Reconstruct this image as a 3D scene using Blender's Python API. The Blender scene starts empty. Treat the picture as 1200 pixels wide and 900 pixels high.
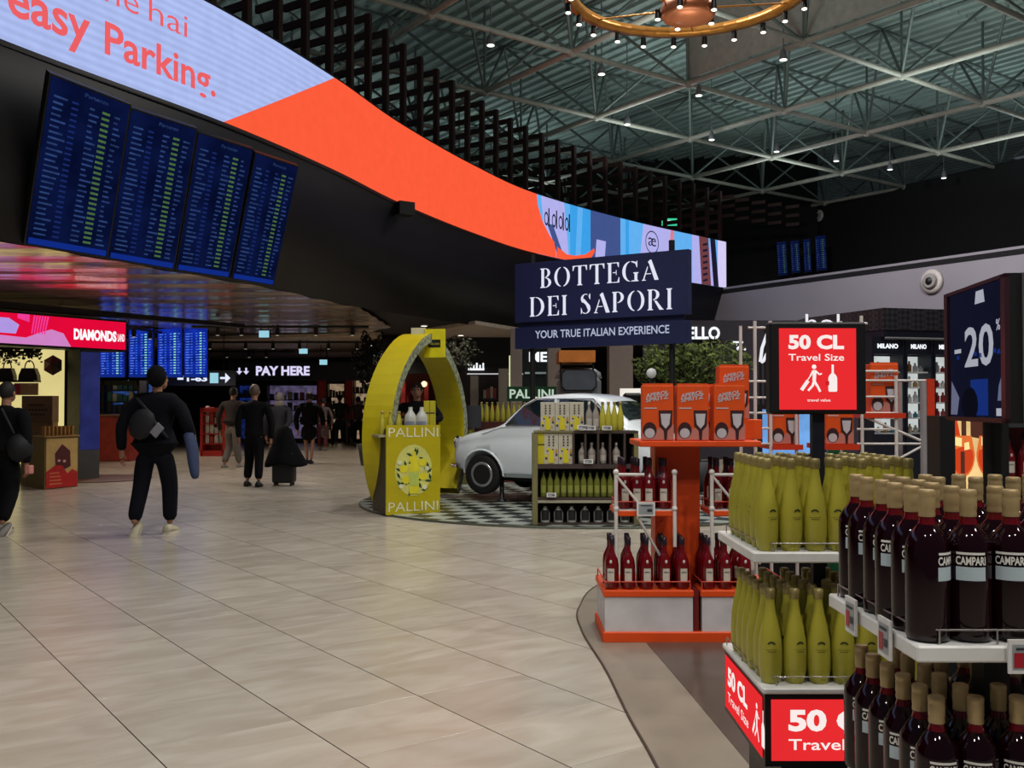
import bpy, bmesh, math, random
from mathutils import Vector, Matrix
random.seed(7)
PI = math.pi
SC = bpy.context.scene
COL = SC.collection
FL, CH, TH = 1150.0, 1.42, math.atan(24/1150)

# ---------------------------------------------------------------- camera, world, exposure
cam = bpy.data.objects.new('camera', bpy.data.cameras.new('camera'))
COL.objects.link(cam)
cam.location = (0, 0, CH); cam.rotation_euler = (PI/2+TH, 0, 0)
cam.data.sensor_width = 36; cam.data.lens = 36*FL/1200; cam.data.clip_end = 200
SC.camera = cam
SC.view_settings.view_transform = 'Standard'; SC.view_settings.look = 'None'
SC.view_settings.gamma = 1; SC.view_settings.use_curve_mapping = False
SC.view_settings.exposure = 0.0
SC.cycles.max_bounces = 7; SC.cycles.transmission_bounces = 6; SC.cycles.diffuse_bounces = 3
SC.cycles.glossy_bounces = 3; SC.cycles.caustics_reflective = False; SC.cycles.caustics_refractive = False
SC.cycles.sample_clamp_indirect = 3
w = bpy.data.worlds.new('world'); SC.world = w; w.use_nodes = True
w.node_tree.nodes['Background'].inputs[0].default_value = (.55, .62, .75, 1)
w.node_tree.nodes['Background'].inputs[1].default_value = .10

def lamp(kind, loc, power, col=(1, .95, .88), radius=.2, target=None, angle=140, blend=.6, name='hall_or_added_lamp', parent=None):
    l = bpy.data.lights.new(name, kind); l.energy = power; l.color = col
    if kind == 'AREA': l.size = radius
    else: l.shadow_soft_size = radius
    if kind == 'SPOT': l.spot_size = math.radians(angle); l.spot_blend = blend
    o = bpy.data.objects.new(name, l); COL.objects.link(o); o.location = loc
    if target: o.rotation_euler = (Vector(target)-Vector(loc)).to_track_quat('-Z', 'Y').to_euler()
    return o
# floodlights hanging from the roof trusses; those over the camera's head are the same rows going on
HALL_P = 700
for x, y in [(-2, 3), (3, 1), (1.5, 7.5), (6, 5), (-3, -3), (2, -4), (7, -1)]:
    lamp('SPOT', (x, y, 9.1), HALL_P, target=(x, y, 0))
for x, y in [(.5, 13), (5, 13), (4, 19), (9, 17)]:
    lamp('SPOT', (x, y, 9.1), HALL_P*1.1, target=(x, y, 0))
lamp('SPOT', (-2, 7, 9.1), 900, target=(.5, 14, .6), angle=42, blend=.8)  # added narrow spot to brighten the car, no fixture of its own
# lamps under the low ceiling on the shop side
for x, y, p in [(-5.5, 18, 34), (-8, 21, 34), (-5, 24, 34), (-9, 27, 40), (-4, 29, 34), (0, 29, 26), (-1, 21.5, 16), (4, 31, 26)]:
    lamp('SPOT', (x, y, 3.1), p*4.6, (1, .84, .68), .1, (x, y, 0), 150)
# shop light on the right under the white bulkhead
for x, y, p in [(5, 20, 90), (8, 19, 90), (3, 24, 70), (9.5, 23, 80)]:
    lamp('SPOT', (x, y, 4.2), p, (1, .93, .85), .15, (x, y, 0), 150)
# added unseen spots that brighten the pale bulkhead; no fixtures stand there
for x, y in [(6, 24), (9.5, 20)]:
    lamp('SPOT', (x, y, 8.8), 1200, (1, .93, .97), .3, (x+3.5, y+4, 4), 110)
# unseen area lamps added below the trusses stand in for uplights on the deck
for x, y in [(3, 19), (4, 27), (10, 23), (9, 32), (15, 29), (-9, 22), (-6, 32), (2, 12), (8, 15), (0, 36)]:
    l = lamp('AREA', (x, y, 8.3), 74, (.86, 1, .97), 3.0, (x, y, 20))
# ---------------------------------------------------------------- pixel helpers (a 1200 x 900 picture of the place)
def ray(px, py):
    u = (px-600)/FL; v = (450-py)/FL
    return Vector((u, math.cos(TH)-v*math.sin(TH), math.sin(TH)+v*math.cos(TH)))
def W(px, py, Y):
    d = ray(px, py); t = Y/d.y
    return Vector((d.x*t, Y, CH+d.z*t))
def G(px, py, z=0.0):
    d = ray(px, py); t = (z-CH)/d.z
    return Vector((d.x*t, d.y*t, z))

# ---------------------------------------------------------------- materials
def lin(c):
    return tuple(((v/255)/12.92 if v/255 <= .04045 else ((v/255+.055)/1.055)**2.4) for v in c)
MATS = {}
def mat(name, c=(128, 128, 128), rough=.5, metal=0, emit=0, trans=0, coat=0, var=.12, scale=6, bump=0, tint=0, stretch=None, spec=.5, ior=1.45, sampled=True):
    if name in MATS: return MATS[name]
    m = bpy.data.materials.new(name); m.use_nodes = True; nt = m.node_tree; nt.nodes.clear()
    out = nt.nodes.new('ShaderNodeOutputMaterial')
    col = lin(c)
    tc = nt.nodes.new('ShaderNodeTexCoord'); nz = nt.nodes.new('ShaderNodeTexNoise')
    nz.inputs['Scale'].default_value = scale; nz.inputs['Detail'].default_value = 4
    if stretch:
        mp = nt.nodes.new('ShaderNodeMapping'); mp.inputs['Scale'].default_value = stretch
        nt.links.new(tc.outputs['Object'], mp.inputs[0]); nt.links.new(mp.outputs[0], nz.inputs['Vector'])
    else: nt.links.new(tc.outputs['Object'], nz.inputs['Vector'])
    mr = nt.nodes.new('ShaderNodeMapRange'); mr.inputs['From Min'].default_value = .3; mr.inputs['From Max'].default_value = .7
    mr.inputs['To Min'].default_value = 1-var; mr.inputs['To Max'].default_value = 1+var
    nt.links.new(nz.outputs['Fac'], mr.inputs['Value'])
    vm = nt.nodes.new('ShaderNodeVectorMath'); vm.operation = 'SCALE'
    vm.inputs[0].default_value = col; nt.links.new(mr.outputs[0], vm.inputs['Scale'])
    src = vm.outputs[0]
    if tint:
        oi = nt.nodes.new('ShaderNodeObjectInfo'); m2 = nt.nodes.new('ShaderNodeMapRange')
        m2.inputs['To Min'].default_value = 1-tint; m2.inputs['To Max'].default_value = 1+tint
        nt.links.new(oi.outputs['Random'], m2.inputs['Value'])
        v2 = nt.nodes.new('ShaderNodeVectorMath'); v2.operation = 'SCALE'
        nt.links.new(src, v2.inputs[0]); nt.links.new(m2.outputs[0], v2.inputs['Scale']); src = v2.outputs[0]
    if emit:
        em = nt.nodes.new('ShaderNodeEmission'); em.inputs['Strength'].default_value = emit
        nt.links.new(src, em.inputs['Color']); nt.links.new(em.outputs[0], out.inputs[0])
        if not sampled: m.cycles.emission_sampling = 'NONE'
    else:
        b = nt.nodes.new('ShaderNodeBsdfPrincipled')
        nt.links.new(src, b.inputs['Base Color'])
        b.inputs['Roughness'].default_value = rough; b.inputs['Metallic'].default_value = metal
        b.inputs['Transmission Weight'].default_value = trans; b.inputs['Coat Weight'].default_value = coat
        b.inputs['IOR'].default_value = ior; b.inputs['Specular IOR Level'].default_value = spec
        if bump:
            bp = nt.nodes.new('ShaderNodeBump'); bp.inputs['Strength'].default_value = bump; bp.inputs['Distance'].default_value = .02
            nt.links.new(nz.outputs['Fac'], bp.inputs['Height']); nt.links.new(bp.outputs[0], b.inputs['Normal'])
        nt.links.new(b.outputs[0], out.inputs[0])
    m.diffuse_color = (*col, 1)
    MATS[name] = m
    return m
def glow(name, c=(235, 240, 245), s=1.0, var=.03, scale=5, sampled=False):
    return mat(name, c, emit=s, var=var, scale=scale, sampled=sampled)

BLACK = mat('black paint', (16, 16, 18), .45)
NAVY = mat('navy painted metal', (20, 24, 40), .5)
WHITE = mat('white powder coat', (225, 225, 222), .4)
STEELW = mat('white tube', (215, 210, 205), .35)
ORANGE = mat('orange board', (226, 78, 22), .45, var=.05)
CHROME = mat('chrome', (200, 200, 205), .15, 1)
GREY = mat('mid grey paint', (105, 108, 112), .5)
DGREY = mat('dark grey paint', (48, 50, 56), .5)
BRONZE = mat('dark brown slat lacquer', (50, 26, 24), .55)
TAUPE = mat('taupe stone', (140, 130, 116), .3, scale=3)

# ---------------------------------------------------------------- mesh builder
class MB:
    def __init__(s): s.v = []; s.f = []; s.m = []; s.s = []
    def add(s, vs, fs, mi=0, sm=False):
        n = len(s.v); s.v += [tuple(v) for v in vs]
        for f in fs:
            s.f.append([n+i for i in f]); s.m.append(mi); s.s.append(sm)
        return s
    def box(s, x0, x1, y0, y1, z0, z1, mi=0, T=None):
        vs = [Vector((x, y, z)) for z in (z0, z1) for y in (y0, y1) for x in (x0, x1)]
        if T: vs = [T @ v for v in vs]
        return s.add(vs, [(0, 2, 3, 1), (4, 5, 7, 6), (0, 1, 5, 4), (2, 6, 7, 3), (0, 4, 6, 2), (1, 3, 7, 5)], mi)
    def cbox(s, c, sx, sy, sz, mi=0, rz=0):
        T = Matrix.Translation(c) @ Matrix.Rotation(rz, 4, 'Z')
        return s.box(-sx/2, sx/2, -sy/2, sy/2, -sz/2, sz/2, mi, T)
    def rbox(s, x0, x1, y0, y1, z0, z1, r=.01, mi=0, T=None):   # box with chamfered vertical and horizontal edges
        P = []
        for z, i in ((z0, r), (z0+r, 0), (z1-r, 0), (z1, r)):
            for x, y in ((x0+r, y0+i), (x1-r, y0+i), (x1-i, y0+r), (x1-i, y1-r), (x1-r, y1-i), (x0+r, y1-i), (x0+i, y1-r), (x0+i, y0+r)):
                P.append(Vector((x, y, z)))
        if T: P = [T @ p for p in P]
        F = [list(range(7, -1, -1)), list(range(24, 32))]
        for k in range(3):
            for j in range(8):
                a, b = k*8+j, k*8+(j+1) % 8
                F.append((a, b, b+8, a+8))
        return s.add(P, F, mi)
    def cyl(s, p, q, r, r2=None, n=10, mi=0, caps=True, sm=True):
        p = Vector(p); q = Vector(q); r2 = r if r2 is None else r2
        d = (q-p); d = d.normalized() if d.length > 1e-9 else Vector((0, 0, 1))
        a = d.orthogonal().normalized(); b = d.cross(a)
        vs = [p+r*(math.cos(2*PI*i/n)*a+math.sin(2*PI*i/n)*b) for i in range(n)]
        vs += [q+r2*(math.cos(2*PI*i/n)*a+math.sin(2*PI*i/n)*b) for i in range(n)]
        s.add(vs, [(i, (i+1) % n, n+(i+1) % n, n+i) for i in range(n)], mi, sm)
        if caps: s.add(vs[:n], [tuple(range(n-1, -1, -1))], mi); s.add(vs[n:], [tuple(range(n))], mi)
        return s
    def tube(s, pts, r, n=8, mi=0):
        for a, b in zip(pts, pts[1:]): s.cyl(a, b, r, n=n, mi=mi)
        return s
    def lathe(s, prof, n=16, c=(0, 0, 0), mi=0, sy=1, T=None):
        c = Vector(c); vs = []
        for r, z in prof:
            for i in range(n):
                vs.append(Vector((r*math.cos(2*PI*i/n), sy*r*math.sin(2*PI*i/n), z)))
        vs = [(T @ v if T else v)+c for v in vs]
        fs = []
        for k in range(len(prof)-1):
            for i in range(n):
                j = (i+1) % n
                fs.append((k*n+i, k*n+j, (k+1)*n+j, (k+1)*n+i))
        s.add(vs, fs, mi, True)
        if prof[0][0] > 1e-4: s.add(vs[:n], [tuple(range(n-1, -1, -1))], mi)
        if prof[-1][0] > 1e-4: s.add(vs[-n:], [tuple(range(n))], mi)
        return s
    def ball(s, c, rx, ry=None, rz=None, n=12, mi=0, T=None):
        ry = ry or rx; rz = rz or rx; c = Vector(c); vs = []
        k = n//2
        for j in range(k+1):
            a = -PI/2+PI*j/k
            for i in range(n):
                v = Vector((rx*math.cos(a)*math.cos(2*PI*i/n), ry*math.cos(a)*math.sin(2*PI*i/n), rz*math.sin(a)))
                vs.append((T @ v if T else v)+c)
        fs = [(j*n+i, j*n+(i+1) % n, (j+1)*n+(i+1) % n, (j+1)*n+i) for j in range(k) for i in range(n)]
        return s.add(vs, fs, mi, True)
    def prism(s, poly, h0, h1, fn=None, mi=0):    # poly of (a,b); fn(a,b,h)->3D
        fn = fn or (lambda a, b, h: (a, b, h))
        n = len(poly)
        area = sum(poly[i][0]*poly[(i+1) % n][1]-poly[(i+1) % n][0]*poly[i][1] for i in range(n))
        if area < 0: poly = poly[::-1]
        vs = [fn(a, b, h0) for a, b in poly]+[fn(a, b, h1) for a, b in poly]
        return s.add(vs, [tuple(range(n-1, -1, -1)), tuple(range(n, 2*n))]+[(i, (i+1) % n, n+(i+1) % n, n+i) for i in range(n)], mi)
    def flat(s, poly, fn, mi=0):
        return s.add([fn(a, b) for a, b in poly], [tuple(range(len(poly)))], mi)
    def mesh(s, name, mats):
        me = bpy.data.meshes.new(name); me.from_pydata(s.v, [], s.f)
        for m in (mats if isinstance(mats, (list, tuple)) else [mats]): me.materials.append(m)
        me.polygons.foreach_set('material_index', s.m); me.polygons.foreach_set('use_smooth', s.s)
        me.update(); return me
    def build(s, name, mats, parent=None, loc=None, fix=False):
        me = s.mesh(name, mats)
        if fix:
            bm = bmesh.new(); bm.from_mesh(me); bmesh.ops.remove_doubles(bm, verts=bm.verts, dist=1e-5)
            bmesh.ops.recalc_face_normals(bm, faces=bm.faces); bm.to_mesh(me); bm.free()
        o = bpy.data.objects.new(name, me); COL.objects.link(o)
        if parent: o.parent = parent
        if loc is not None: o.location = loc
        return o

def link(name, me, parent=None, loc=None, rz=0):
    o = bpy.data.objects.new(name, me); COL.objects.link(o)
    if parent: o.parent = parent
    if loc is not None: o.location = loc
    if rz: o.rotation_euler = (0, 0, rz)
    return o
def tag(o, label, cat, group=None):
    o['label'] = label; o['category'] = cat
    if group: o['group'] = group
    return o
def thing(name, label, cat, loc=(0, 0, 0), rz=0, group=None):
    o = bpy.data.objects.new(name, None); COL.objects.link(o)
    o.location = loc; o.rotation_euler = (0, 0, rz); o.empty_display_size = .1
    return tag(o, label, cat, group)
def struct(o): o['kind'] = 'structure'; return o
def stuff(o): o['kind'] = 'stuff'; return o
def dup(o, parent=None, loc=None, rz=None, label=None, group=None):
    c = o.copy(); COL.objects.link(c)
    if parent is not None: c.parent = parent
    if loc is not None: c.location = loc
    if rz is not None: c.rotation_euler = (c.rotation_euler[0], c.rotation_euler[1], rz)
    if label: c['label'] = label
    if group: c['group'] = group
    for ch in list(o.children): dup(ch, c)
    return c
def plane(o, ux, uy, n=.004):   # map (a,b) to a plane through o, raised by n along its normal
    o = Vector(o); ux = Vector(ux); uy = Vector(uy); nn = ux.cross(uy).normalized()
    return lambda a, b: o+ux*a+uy*b+nn*n

ORD = 'first second third fourth fifth sixth seventh eighth ninth tenth eleventh twelfth thirteenth fourteenth fifteenth sixteenth seventeenth eighteenth nineteenth twentieth'.split()
# ---------------------------------------------------------------- lettering
_TC = {}
def tgeo(s, bold=0.0, sp=1.0):
    k = (s, bold, sp)
    if k not in _TC:
        cu = bpy.data.curves.new('t', 'FONT'); cu.body = s; cu.offset = bold; cu.space_character = sp; cu.resolution_u = 3
        o = bpy.data.objects.new('t', cu); COL.objects.link(o)
        bpy.context.view_layer.update()
        me = bpy.data.meshes.new_from_object(o.evaluated_get(bpy.context.evaluated_depsgraph_get()))
        vs = [(v.co.x, v.co.y) for v in me.vertices]; fs = [tuple(p.vertices) for p in me.polygons]
        x0 = min(v[0] for v in vs); x1 = max(v[0] for v in vs); y0 = min(v[1] for v in vs); y1 = max(v[1] for v in vs)
        _TC[k] = ([((a-x0)/(x1-x0), (b-y0)/(y1-y0)) for a, b in vs], fs, (x1-x0)/(y1-y0))
        bpy.data.objects.remove(o); bpy.data.curves.remove(cu); bpy.data.meshes.remove(me)
    return _TC[k]
def text(mb, s, fn, a, b, w=None, h=None, bold=.02, mi=0, sp=1.0, thick=None):
    """letters of s with their ink box at (a,b) lower left, w wide, h high, on the surface fn(a,b)"""
    vs, fs, ar = tgeo(s, bold, sp)
    if w is None: w = h*ar
    if h is None: h = w/ar
    mb.add([fn(a+x*w, b+y*h) for x, y in vs], fs, mi)
    return mb

def arcpts(cx, cy, rx, ry, a0, a1, n=12):
    return [(cx+rx*math.cos(math.radians(a0+(a1-a0)*i/n)), cy+ry*math.sin(math.radians(a0+(a1-a0)*i/n))) for i in range(n+1)]
def crescent(cx, cy, rx, ry, t, a0, a1, thin=.03):
    return arcpts(cx, cy, rx, ry, a0, a1)+arcpts(cx, cy, rx-t, ry-thin, a1, a0)
def stem(x, w=.15, y0=0, y1=1, serif=.06):
    return [(x-serif, y0), (x+w+serif, y0), (x+w+serif, y0+.03), (x+w, y0+.07), (x+w, y1-.07), (x+w+serif, y1-.03), (x+w+serif, y1), (x-serif, y1), (x-serif, y1-.03), (x, y1-.07), (x, y0+.07), (x-serif, y0+.03)]
GLY = {   # stencil display serif, each (width, polygons)
 'B': (.62, [stem(.06), crescent(.26, .76, .28, .24, .14, 88, -88), crescent(.26, .26, .34, .26, .15, 88, -88)]),
 'O': (.86, [crescent(.40, .5, .39, .5, .15, 98, 262), crescent(.46, .5, .39, .5, .15, 82, -82)]),
 'T': (.76, [stem(.30), [(0, 1), (.24, 1), (.24, .96), (.1, .95), (.03, .74), (0, .74)], [(.76, 1), (.52, 1), (.52, .96), (.66, .95), (.73, .74), (.76, .74)]]),
 'E': (.62, [stem(.06), [(.29, 1), (.6, 1), (.6, .76), (.57, .76), (.5, .96), (.29, .96)], [(.29, .52), (.45, .52), (.45, .62), (.48, .62), (.48, .38), (.45, .38), (.45, .48), (.29, .48)], [(.29, 0), (.62, 0), (.62, .26), (.59, .26), (.52, .04), (.29, .04)]]),
 'G': (.84, [crescent(.42, .5, .41, .5, .16, 95, 265), [(.46, 1), (.6, .98), (.7, .93), (.73, 1), (.76, 1), (.76, .68), (.73, .68), (.66, .87), (.46, .96)], stem(.62, .14, .0, .44), [(.46, 0), (.58, .02), (.58, .07), (.46, .04)]]),
 'A': (.80, [[(.3, .9), (.42, 1), (.47, 1), (.82, 0), (.62, 0), (.36, .8)], [(.0, 0), (.2, 0), (.2, .03), (.12, .05), (.3, .62), (.28, .7), (.05, .04), (.0, .03)], [(.2, .3), (.46, .3), (.44, .34), (.21, .34)]]),
 'D': (.84, [stem(.06), crescent(.30, .5, .5, .5, .17, 88, -88)]),
 'I': (.30, [stem(.08)]),
 'S': (.58, [crescent(.28, .75, .24, .25, .12, 60, 230), [(.08, .66), (.2, .76), (.52, .4), (.54, .22), (.4, .2), (.3, .44)], crescent(.28, .25, .26, .25, .12, -130, 20), [(.5, 1), (.53, 1), (.53, .72), (.5, .72), (.44, .88)], [(.04, 0), (.07, 0), (.12, .12), (.06, .3), (.04, .3)]]),
 'P': (.62, [stem(.06), crescent(.26, .72, .33, .28, .15, 88, -88)]),
 'R': (.76, [stem(.06), crescent(.26, .74, .32, .26, .15, 88, -88), [(.32, .46), (.45, .44), (.74, .04), (.78, .03), (.78, 0), (.58, 0)]]),
}
def serif_line(mb, s, fn, a, b, w, h, mi=0, gap=.14):
    tot = sum((GLY[c][0] if c != ' ' else .42)+gap for c in s)-gap
    x = 0
    for c in s:
        if c == ' ': x += .42+gap; continue
        gw, polys = GLY[c]
        for p in polys:
            mb.flat([(a+(x+u)*w/tot, b+v*h) for u, v in p], fn, mi)
        x += gw+gap
    return mb
# ================================================================ SETTING: floor
RC, RS_ = math.cos(math.radians(36)), math.sin(math.radians(36))
def grid2w(a, b): return (RC*a-RS_*b, RS_*a+RC*b)
def w2grid(x, y): return (RC*x+RS_*y, -RS_*x+RC*y)
TW, TL, TX0, TY0 = .64, .585, 1.18, 3.59
def floor_mat():
    m = bpy.data.materials.new('travertine tile'); m.use_nodes = True; nt = m.node_tree; N = nt.nodes; L = nt.links
    b = N['Principled BSDF']
    geo = N.new('ShaderNodeNewGeometry'); mp = N.new('ShaderNodeMapping'); mp.vector_type = 'POINT'
    mp.inputs['Rotation'].default_value = (0, 0, math.radians(-36)); mp.inputs['Location'].default_value = (-TX0, -TY0, 0)
    L.new(geo.outputs['Position'], mp.inputs[0])
    dv = N.new('ShaderNodeVectorMath'); dv.operation = 'DIVIDE'; dv.inputs[1].default_value = (TW, TL, 1)
    L.new(mp.outputs[0], dv.inputs[0])
    fr = N.new('ShaderNodeVectorMath'); fr.operation = 'FRACTION'; L.new(dv.outputs[0], fr.inputs[0])
    fo = N.new('ShaderNodeVectorMath'); fo.operation = 'FLOOR'; L.new(dv.outputs[0], fo.inputs[0])
    wn = N.new('ShaderNodeTexWhiteNoise'); wn.noise_dimensions = '2D'; L.new(fo.outputs[0], wn.inputs['Vector'])
    sx = N.new('ShaderNodeSeparateXYZ'); L.new(fr.outputs[0], sx.inputs[0])
    def near(o, wd):   # 1 on the joint
        a = N.new('ShaderNodeMath'); a.operation = 'PINGPONG'; a.inputs[1].default_value = .5; L.new(o, a.inputs[0])
        c = N.new('ShaderNodeMath'); c.operation = 'LESS_THAN'; c.inputs[1].default_value = wd; L.new(a.outputs[0], c.inputs[0]); return c.outputs[0]
    jx = near(sx.outputs[0], .0045); jy = near(sx.outputs[1], .0014)
    mx = N.new('ShaderNodeMath'); mx.operation = 'MAXIMUM'; L.new(jx, mx.inputs[0]); L.new(jy, mx.inputs[1])
    # veins, shifted from tile to tile
    off = N.new('ShaderNodeVectorMath'); off.operation = 'SCALE'; off.inputs['Scale'].default_value = 9; L.new(wn.outputs['Color'], off.inputs[0])
    ad = N.new('ShaderNodeVectorMath'); L.new(mp.outputs[0], ad.inputs[0]); L.new(off.outputs[0], ad.inputs[1])
    m2 = N.new('ShaderNodeMapping'); m2.inputs['Rotation'].default_value = (0, 0, math.radians(18)); m2.inputs['Scale'].default_value = (1.5, 4.2, 1); L.new(ad.outputs[0], m2.inputs[0])
    nz = N.new('ShaderNodeTexNoise'); nz.inputs['Scale'].default_value = 1.3; nz.inputs['Detail'].default_value = 6; nz.inputs['Distortion'].default_value = .9; L.new(m2.outputs[0], nz.inputs['Vector'])
    cr = N.new('ShaderNodeValToRGB'); e = cr.color_ramp
    e.elements[0].position = .34; e.elements[0].color = (*lin((168, 159, 144)), 1)
    e.elements[1].position = .66; e.elements[1].color = (*lin((184, 177, 164)), 1)
    L.new(nz.outputs['Fac'], cr.inputs[0])
    tn = N.new('ShaderNodeMapRange'); tn.inputs['To Min'].default_value = .93; tn.inputs['To Max'].default_value = 1.05; L.new(wn.outputs['Value'], tn.inputs['Value'])
    sc = N.new('ShaderNodeVectorMath'); sc.operation = 'SCALE'; L.new(cr.outputs[0], sc.inputs[0]); L.new(tn.outputs[0], sc.inputs['Scale'])
    mi = N.new('ShaderNodeMix'); mi.data_type = 'RGBA'; L.new(mx.outputs[0], mi.inputs[0]); L.new(sc.outputs[0], mi.inputs[6]); mi.inputs[7].default_value = (*lin((70, 64, 56)), 1)
    L.new(mi.outputs[2], b.inputs['Base Color'])
    rr = N.new('ShaderNodeMapRange'); rr.inputs['To Min'].default_value = .20; rr.inputs['To Max'].default_value = .30; L.new(nz.outputs['Fac'], rr.inputs['Value']); L.new(rr.outputs[0], b.inputs['Roughness'])
    return m
FLOORM = floor_mat()
# the floor slab; its surface carries on the tile pattern where single tiles can no longer be told apart
fl = struct(MB().box(-26, 30, -8, 52, -.15, -.002).build('floor', FLOORM))
tm = {}
cells = []
for i in range(-30, 40):
    for j in range(-10, 40):
        a0, b0 = TX0+i*TW, TY0+j*TL
        x, y = grid2w(a0+TW/2, b0+TL/2)
        if y < 3.4 or y > 12.5: continue
        px = 600+FL*x/y; py = 474+FL*CH/y
        if px < -90 or px > 1300 or py > 960: continue
        lim = .45 if 5 < y < 7.3 else .58
        if x > lim+.5 and y < 9: continue
        cells.append((x*x+y*y, a0, b0))
cells.sort()
tile_me = MB().rbox(.0020, TW-.0020, .0007, TL-.0007, -.010, 0, .0008).mesh('floor_tile', FLOORM)
for _, a0, b0 in cells[:298]:
    x, y = grid2w(a0, b0)
    link('tile', tile_me, fl, (x, y, 0), math.radians(36))
# taupe stone border that curves along the shop side, and the darker shop floor inside it
def cr(pts, n=10):
    out = []
    P = [Vector(p) for p in pts]; P = [2*P[0]-P[1]]+P+[2*P[-1]-P[-2]]
    for i in range(1, len(P)-2):
        for k in range(n):
            t = k/n; a, b, c, d = P[i-1:i+3]
            out.append(.5*((2*b)+(-a+c)*t+(2*a-5*b+4*c-d)*t*t+(-a+3*b-3*c+d)*t**3))
    out.append(P[-2]); return out
edge = cr([(.72, 0), (.62, 2.5), (.567, 3.87), (.53, 4.5), (.50, 5.28), (.438, 6.17), (.47, 6.9), (.74, 7.85), (1.6, 8.8), (3.4, 9.6), (8, 11)], 8)
struct(MB().prism([tuple(p) for p in edge]+[(8, 0)], -.01, .004).build('trim_1', TAUPE))['label'] = 'taupe stone floor border along the display stands'
mb = MB()
for p, q in zip(edge, edge[1:]): mb.cyl((p.x, p.y, .003), (q.x, q.y, .003), .007, n=5)
struct(mb.build('trim_2', mat('dark bronze edge strip', (72, 58, 50), .4)))
struct(MB().prism([(1.0, 0), (.99, 3), (.934, 3.87), (.86, 5.0), (.78, 6.1), (.86, 7.2), (1.7, 8.3), (8, 10.4), (8, 0)], -.01, .006).build('trim_3', mat('dark brown shop floor', (84, 74, 66), .28)))

# ================================================================ the curved screen ribbon, its fascia and the low ceiling
Rpts = cr([(-8.1, 1.5), (-7.6, 4), (-6.75, 7.4), (-5.6, 10.64), (-4.085, 13.82), (-3.05, 16.6), (-2.22, 19.4), (-.9, 22.8), (.68, 25.95), (3.7, 29.8), (7.35, 33.6)], 14)
Spts = cr([(-9.2, 2.5), (-8.6, 5.2), (-7.6, 8.8), (-6.25, 11.94), (-5.1, 14.65), (-4.1, 17.0), (-3.2, 20.0), (-1.7, 23.3), (.2, 26.8), (3.2, 30.6), (7.0, 34.4)], 14)
ZB, ZT, ZS = 5.42, 7.0, 3.42
class Curve:
    def __init__(s, pts):
        s.p = pts; s.s = [0]
        for a, b in zip(pts, pts[1:]): s.s.append(s.s[-1]+(b-a).length)
        s.L = s.s[-1]
    def at(s, u):
        u = max(0, min(s.L-1e-6, u)); i = max(k for k in range(len(s.s)-1) if s.s[k] <= u)
        t = (u-s.s[i])/(s.s[i+1]-s.s[i]); a, b = s.p[i], s.p[i+1]
        d = (b-a).normalized(); return a+(b-a)*t, d, Vector((d.y, -d.x))
    def hit(s, px, py):   # where the sight line of a pixel meets the upright surface over this curve -> (s, z)
        d = ray(px, py); best = None
        for i in range(len(s.p)-1):
            a, b = s.p[i], s.p[i+1]
            fa = a.x*d.y-a.y*d.x; fb = b.x*d.y-b.y*d.x
            if fa*fb <= 0 and a.y > 1:
                t = fa/(fa-fb) if fa != fb else 0
                q = a+(b-a)*t; return s.s[i]+t*(s.s[i+1]-s.s[i]), CH+d.z*q.y/d.y
        e = s.p[-1]; return s.L, CH+d.z*e.y/d.y
RB = Curve(Rpts)
def rib(u, z, n=.0):
    p, d, nn = RB.at(u); q = p+nn*n
    return (q.x, q.y, z)
# fascia under the ribbon
mb = MB()
n = len(Rpts)
for k in range(n): mb.v += [(Spts[k].x, Spts[k].y, ZS), (Rpts[k].x, Rpts[k].y, ZB)]
for k in range(n-1): mb.f.append([2*k, 2*k+1, 2*k+3, 2*k+2]); mb.m.append(0); mb.s.append(True)
FASC = mat('navy black fascia laminate', (12, 12, 22), .5, var=.1, scale=1)
fascia = mb.build('wall_fascia', FASC); struct(fascia)
so = fascia.modifiers.new('thick', 'SOLIDIFY'); so.thickness = .12; so.offset = 1 if True else -1
# ribbon box
led = thing('led_ribbon', 'long curved video ribbon with parking advert in blue, orange and clothes pictures', 'screen', (0, 0, 0))
mb = MB()
for k in range(n):
    d = RB.at(RB.s[k]); nn = d[2]
    for off, z in ((-.02, ZB-.05), (-.02, ZT+.05), (-.35, ZT+.05), (-.35, ZB-.05)):
        q = Rpts[k]+nn*off; mb.v.append((q.x, q.y, z))
for k in range(n-1):
    for j in range(4):
        mb.f.append([4*k+j, 4*k+4+j, 4*k+4+(j+1) % 4, 4*k+(j+1) % 4]); mb.m.append(0); mb.s.append(False)
mb.f.append([0, 1, 2, 3]); mb.m.append(0); mb.s.append(False)
mb.f.append([4*n-1, 4*n-2, 4*n-3, 4*n-4]); mb.m.append(0); mb.s.append(False)
mb.build('housing', BLACK, led)
def halfclip(poly, c, keep_ge):
    out = []
    for i in range(len(poly)):
        p, q = poly[i], poly[(i+1) % len(poly)]
        pi = (p[0] >= c) == keep_ge; qi = (q[0] >= c) == keep_ge
        if pi: out.append(p)
        if pi != qi:
            t = (c-p[0])/(q[0]-p[0]); out.append((c, p[1]+t*(q[1]-p[1])))
    return out
def on_ribbon(mb, poly, off, mi=0, step=.4):
    s0 = min(p[0] for p in poly); s1 = max(p[0] for p in poly)
    k = math.floor(s0/step)
    while k*step < s1:
        q = halfclip(halfclip(poly, k*step, True), (k+1)*step, False)
        if len(q) > 2:
            q = [(a, max(ZB, min(ZT, b))) for a, b in q]
            mb.flat(q, lambda a, b: rib(a, b, off), mi)
        k += 1
    return mb
def H(px, py): return RB.hit(px, py)
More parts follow.
